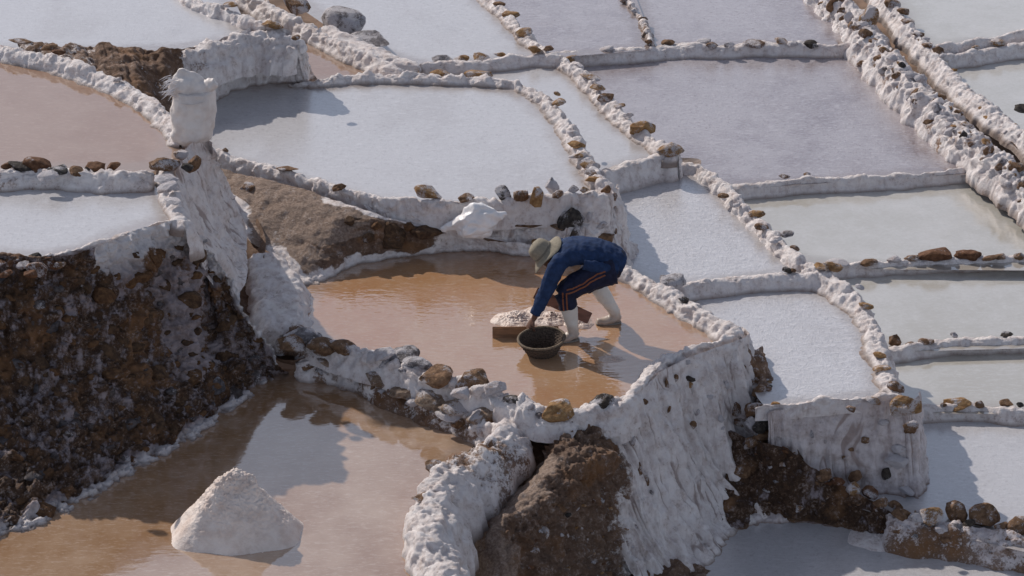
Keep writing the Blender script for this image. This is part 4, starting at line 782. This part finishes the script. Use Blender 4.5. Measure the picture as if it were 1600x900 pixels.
# boots
def boot(top, ank, heel, toe, name='boot'):
    t, a = Vector(top), Vector(ank); h = Vector(heel); e = Vector(toe)
    parts = [stube([t, t.lerp(a, .4), a + (t - a) * .18, a + Vector((0, 0, -.02))], [.080, .072, .056, .052], n=16),
             stube([h, a + Vector((0, 0, -.045)), a.lerp(e, .55) + Vector((0, 0, -.035)), e], [(.036, .03), (.048, .048), (.050, .036), (.036, .024)], n=14)]
    o = fuse(name, parts, M_BOOT, person, .008, 5, lambda c: fbm(c, 16, 3, 2) * .006)
    dd = (e - h); dd.z = 0; v, f = stube([h + Vector((0, 0, -.025)) - dd * .05, h.lerp(e, .5) + Vector((0, 0, -.028)), e + Vector((0, 0, -.018)) + dd * .05], [(.036, .014), (.047, .012), (.036, .012)], n=8)
    s = fuse('sole', [(v, f)], M_SOLE, o, .008, 1); return o
boot((-.035, .005, .36), (.015, 0, .10), (.06, .0, .035), (-.14, -.06, .03))
boot((.23, .36, .385), (.415, .36, .10), (.455, .36, .035), (.24, .33, .03))
# hat
hatv = []; hatf = []; NS = 40
prof = [(.006, .135), (.045, .132), (.078, .118), (.094, .085), (.100, .045), (.104, .012), (.125, .000), (.155, -.010), (.182, -.024), (.183, -.030), (.155, -.017), (.125, -.007), (.098, .004), (.094, .045), (.07, .11), (.004, .126)]
for r, z in prof:
    for k in range(NS):
        an = 2 * math.pi * k / NS; wv = .018 * math.sin(an * 2 + .6) + .010 * math.sin(an * 3 + 1); q = max(0, (r - .11) / .09)
        hatv.append(H(r * math.cos(an), r * math.sin(an) * 1.08, z + .02 + wv * q - (.02 * q * max(0, math.sin(an)))))
for i in range(len(prof) - 1):
    for k in range(NS): hatf.append((i * NS + k, i * NS + (k + 1) % NS, (i + 1) * NS + (k + 1) % NS, (i + 1) * NS + k))
me = bpy.data.meshes.new('hat'); me.from_pydata([tuple(v) for v in hatv], [], hatf); me.materials.append(M_HAT)
for q in me.polygons: q.use_smooth = True
hat = link(bpy.data.objects.new('hat', me), person)
v, f = stube([H(.101 * math.cos(a), .109 * math.sin(a), .045) for a in np.linspace(0, 2 * math.pi, 26)], [(.004, .010)] * 26, n=60, up=ax, seg=8, caps=False)
me = bpy.data.meshes.new('hat_band'); me.from_pydata([tuple(q) for q in v], [], f); me.materials.append(plain('hat_band', (.17, .15, .12), .8)); link(bpy.data.objects.new('hat_band', me), hat)

# ------------------------------------------------------------------ boards, basket, sacks
M_WOOD = plain('wet_wood', (.25, .125, .060), .5, .35, 5, .003, .4, stretch=(1, 1, 14))
M_WOODR = plain('red_wood', (.20, .085, .055), .5, .35, 5, .003, .4, stretch=(1, 6, 6))
def boxmesh(name, dims, mat, bev=.004):
    bm = bmesh.new(); bmesh.ops.create_cube(bm, size=1)
    for v in bm.verts: v.co = Vector((v.co.x * dims[0], v.co.y * dims[1], v.co.z * dims[2]))
    bmesh.ops.bevel(bm, geom=bm.edges[:], offset=bev, segments=2, affect='EDGES')
    me = bpy.data.meshes.new(name); bm.to_mesh(me); bm.free(); me.materials.append(mat); return me
b0 = W(821, 527, 0)
bd = link(bpy.data.objects.new('wooden_board', boxmesh('wooden_board', (.605, .022, .14), M_WOOD))); bd.location = b0 + np.array([0, 0, .035]); bd.rotation_euler = (R(-8), 0, R(1))
tag(bd, 'wooden board stood on edge in the brown water, held by the worker\'s near hand', 'board')
q0 = Vector(O) + Vector((-.33, .30, .335)); q1 = Vector(O) + Vector((.17, .17, .135))
pk = link(bpy.data.objects.new('wooden_scraper', boxmesh('wooden_scraper', ((q1 - q0).length, .11, .018), M_WOODR))); pk.location = (q0 + q1) / 2
dx = (q1 - q0).normalized(); pk.rotation_euler = Matrix((dx, Vector((dx.cross(Vector((0, .5, .86))).cross(dx))).normalized() * 1, dx.cross(Vector((dx.cross(Vector((0, .5, .86))).cross(dx))).normalized()))).transposed().to_euler()
tag(pk, 'reddish wooden plank held slanting down behind the worker\'s front leg', 'plank')
# woven basket: coiled ribs with stakes
M_BASK = plain('dark_wicker', (.085, .060, .045), .8, .45, 60, .004, .25)
M_BRIM = plain('wicker_rim', (.16, .12, .085), .8, .35, 60, .004, .25)
bk = bpy.data.objects.new('basket', None); link(bk); bk.location = W(848, 553, 0) + np.array([0, .03, -.02])
tag(bk, 'round woven wicker basket floating in the brown water before the worker', 'basket')
def coil(name, prof_, mat, amp=.006, NS=120, nv=60):
    a = np.linspace(0, 2 * math.pi, NS, endpoint=False); P = crom(np.array(prof_, float), nv); V = []
    for i, (r, z) in enumerate(P):
        ph = i * math.pi / 2.5
        for k, an in enumerate(a):
            wv = amp * math.sin(an * 26 + (math.pi if (i // 4) % 2 else 0)) + amp * .8 * abs(math.sin(i * math.pi / 4))
            V.append(((r + wv) * math.cos(an), (r + wv) * math.sin(an), z))
    me = bpy.data.meshes.new(name); me.from_pydata(V, [], [tuple(f) for f in grid_faces(nv, NS, True).tolist()]); me.materials.append(mat)
    for q in me.polygons: q.use_smooth = True
    return link(bpy.data.objects.new(name, me), bk)
coil('wicker_side', [(.115, .0), (.135, .03), (.165, .08), (.19, .125), (.205, .15), (.215, .168)], M_BASK)
coil('wicker_lining', [(.0, .015), (.06, .015), (.11, .02), (.13, .05), (.16, .10), (.19, .145), (.20, .165)], M_BASK, .005)
coil('base', [(.0, -.004), (.06, -.004), (.118, .0)], M_BASK, .002, nv=12)
V = []; NSR = 150
for ang in range(NSR):
    an = 2 * math.pi * ang / NSR
    for k in range(10):
        b = 2 * math.pi * k / 10 + an * 18; r = .010 * (1 + .3 * math.cos(2 * b)); V.append(((.212 + r * math.cos(b)) * math.cos(an), (.212 + r * math.cos(b)) * math.sin(an), .170 + r * 1.1 * math.sin(b)))
idx = grid_faces(NSR, 10, True).tolist(); last = [((NSR - 1) * 10 + k, k, (k + 1) % 10, (NSR - 1) * 10 + (k + 1) % 10) for k in range(10)]
me = bpy.data.meshes.new('rim'); me.from_pydata(V, [], [tuple(f) for f in idx] + last); me.materials.append(M_BRIM)
for q in me.polygons: q.use_smooth = True
link(bpy.data.objects.new('rim', me), bk)
bk.rotation_euler = (R(3), R(-4), 0)

# sacks
sm = NT('white_plastic_weave'); f1 = sm.noise(7, 4, .6); f2 = sm.noise(150, 2, .5, stretch=(1, 1, .4))
M_SACK = sm.done(sm.mix(sm.sstep(f1, .35, .7), (.72, .67, .64), (.58, .52, .49)), .5, sm.bump(f1, .3, .02, sm.bump(f2, .3, .002)), .4)
M_BAG = plain('white_plastic_bag', (.82, .80, .80), .4, .06, 10, .006, .45)
M_THREAD = plain('frayed_threads', (.75, .73, .74), .7, .1, 30, .002)
sk = bpy.data.objects.new('sack', None); link(sk); sk.location = W(302, 214, 1.45)
tag(sk, 'full white sack standing upright with its torn mouth folded over', 'sack')
fold = lambda c: fbm(c, 7, 3, 4) * .018 - np.abs(pn(c * [6, 6, 2.2], 5)) * .022 + .008
fuse('sack_body', [stube([(-.01, 0, -.04), (-.015, 0, .02), (-.005, 0, .10), (.02, 0, .25), (.03, 0, .38), (.03, 0, .47)], [(.15, .13), (.175, .16), (.19, .165), (.205, .16), (.20, .155), (.185, .14)], n=16, seg=30, up=(0, 1, 0)),
      ball(Vector((-.10, -.02, .03)), (.11, .10, .09)), ball(Vector((.08, 0, .03)), (.10, .10, .06))], M_SACK, sk, .011, 5, fold)
fuse('sack_mouth', [stube([(-.17, .0, .42), (-.08, 0, .50), (.03, 0, .47), (.12, -.02, .49), (.215, -.02, .56)], [(.07, .07), (.12, .10), (.12, .09), (.09, .065), (.055, .045)], n=16, seg=22, up=(0, 1, 0)),
      stube([(-.06, .02, .48), (-.07, .02, .60), (-.085, .02, .68)], [(.15, .08), (.11, .05), (.02, .015)], n=12, seg=20, up=(0, 1, 0)),
      stube([(-.08, .02, .62), (.0, .01, .60), (.10, 0, .53)], [(.07, .035), (.06, .04), (.05, .05)], n=10, up=(0, 1, 0)),
      stube([(.13, -.02, .50), (.19, -.03, .535), (.235, -.03, .565)], [.06, .062, .045], n=8)], M_SACK, sk, .010, 4, lambda c: fbm(c, 8, 3, 8) * .012 - np.abs(pn(c * [12, 12, 4], 2)) * .016)
rs = random.Random(4); V = []; F = []
for i in range(60):
    b = Vector((-.16 + rs.uniform(-.03, .05), -.05 + rs.uniform(-.05, .08), .52 + rs.uniform(-.09, .09))); d = Vector((-rs.uniform(.05, .12), rs.uniform(-.03, .03), rs.uniform(-.09, .02)))
    v, f = tube([b, b + d * .5 + Vector((0, 0, .01)), b + d], [.0032, .0025, .001], seg=4); o = len(V); V += v; F += [tuple(x + o for x in q) for q in f]
me = bpy.data.meshes.new('frayed_edge'); me.from_pydata([tuple(v) for v in V], [], F); me.materials.append(M_THREAD); fe = link(bpy.data.objects.new('frayed_edge', me), sk); fe['kind'] = 'stuff'
v, f = stube([(.0 - .145, -.09, .40), (-.05, -.15, .385), (.08, -.155, .395), (.19, -.07, .41)], [.004] * 4, n=20, seg=6)
me = bpy.data.meshes.new('seam'); me.from_pydata([tuple(q) for q in v], [], f); me.materials.append(M_SACK); link(bpy.data.objects.new('seam', me), sk)
bg_ = bpy.data.objects.new('bag', None); link(bg_); bg_.location = W(745, 350, .31) + np.array([0, -.12, 0])
tag(bg_, 'crumpled half-full white plastic bag lying on the embankment behind the worker', 'bag')
fuse('bag_body', [stube([(-.34, .02, -.02), (-.24, .0, .03), (-.12, -.02, .08), (.0, -.02, .10), (.12, 0, .10), (.20, 0, .08)], [(.012, .02), (.05, .05), (.10, .11), (.13, .155), (.12, .15), (.07, .09)], n=22, seg=28),
      ball(Vector((-.02, -.05, .02)), (.19, .13, .10)), stube([(-.10, -.04, .17), (.0, -.03, .22), (.12, -.02, .20)], [(.05, .04), (.07, .06), (.05, .05)], n=10),
      stube([(.10, -.04, .13), (.20, -.05, .16), (.29, -.05, .18)], [(.06, .07), (.035, .05), (.010, .025)], n=10)], M_BAG, bg_, .010, 5,
      lambda c: fbm(c, 5, 2, 14) * .025 - np.abs(pn((c + .05 * np.stack([pn(c * 5, 3)] * 3, 1)) * [6, 6, 9], 12)) * .045 - np.abs(pn(c * [14, 14, 20] + 3, 13)) * .010 + .012)
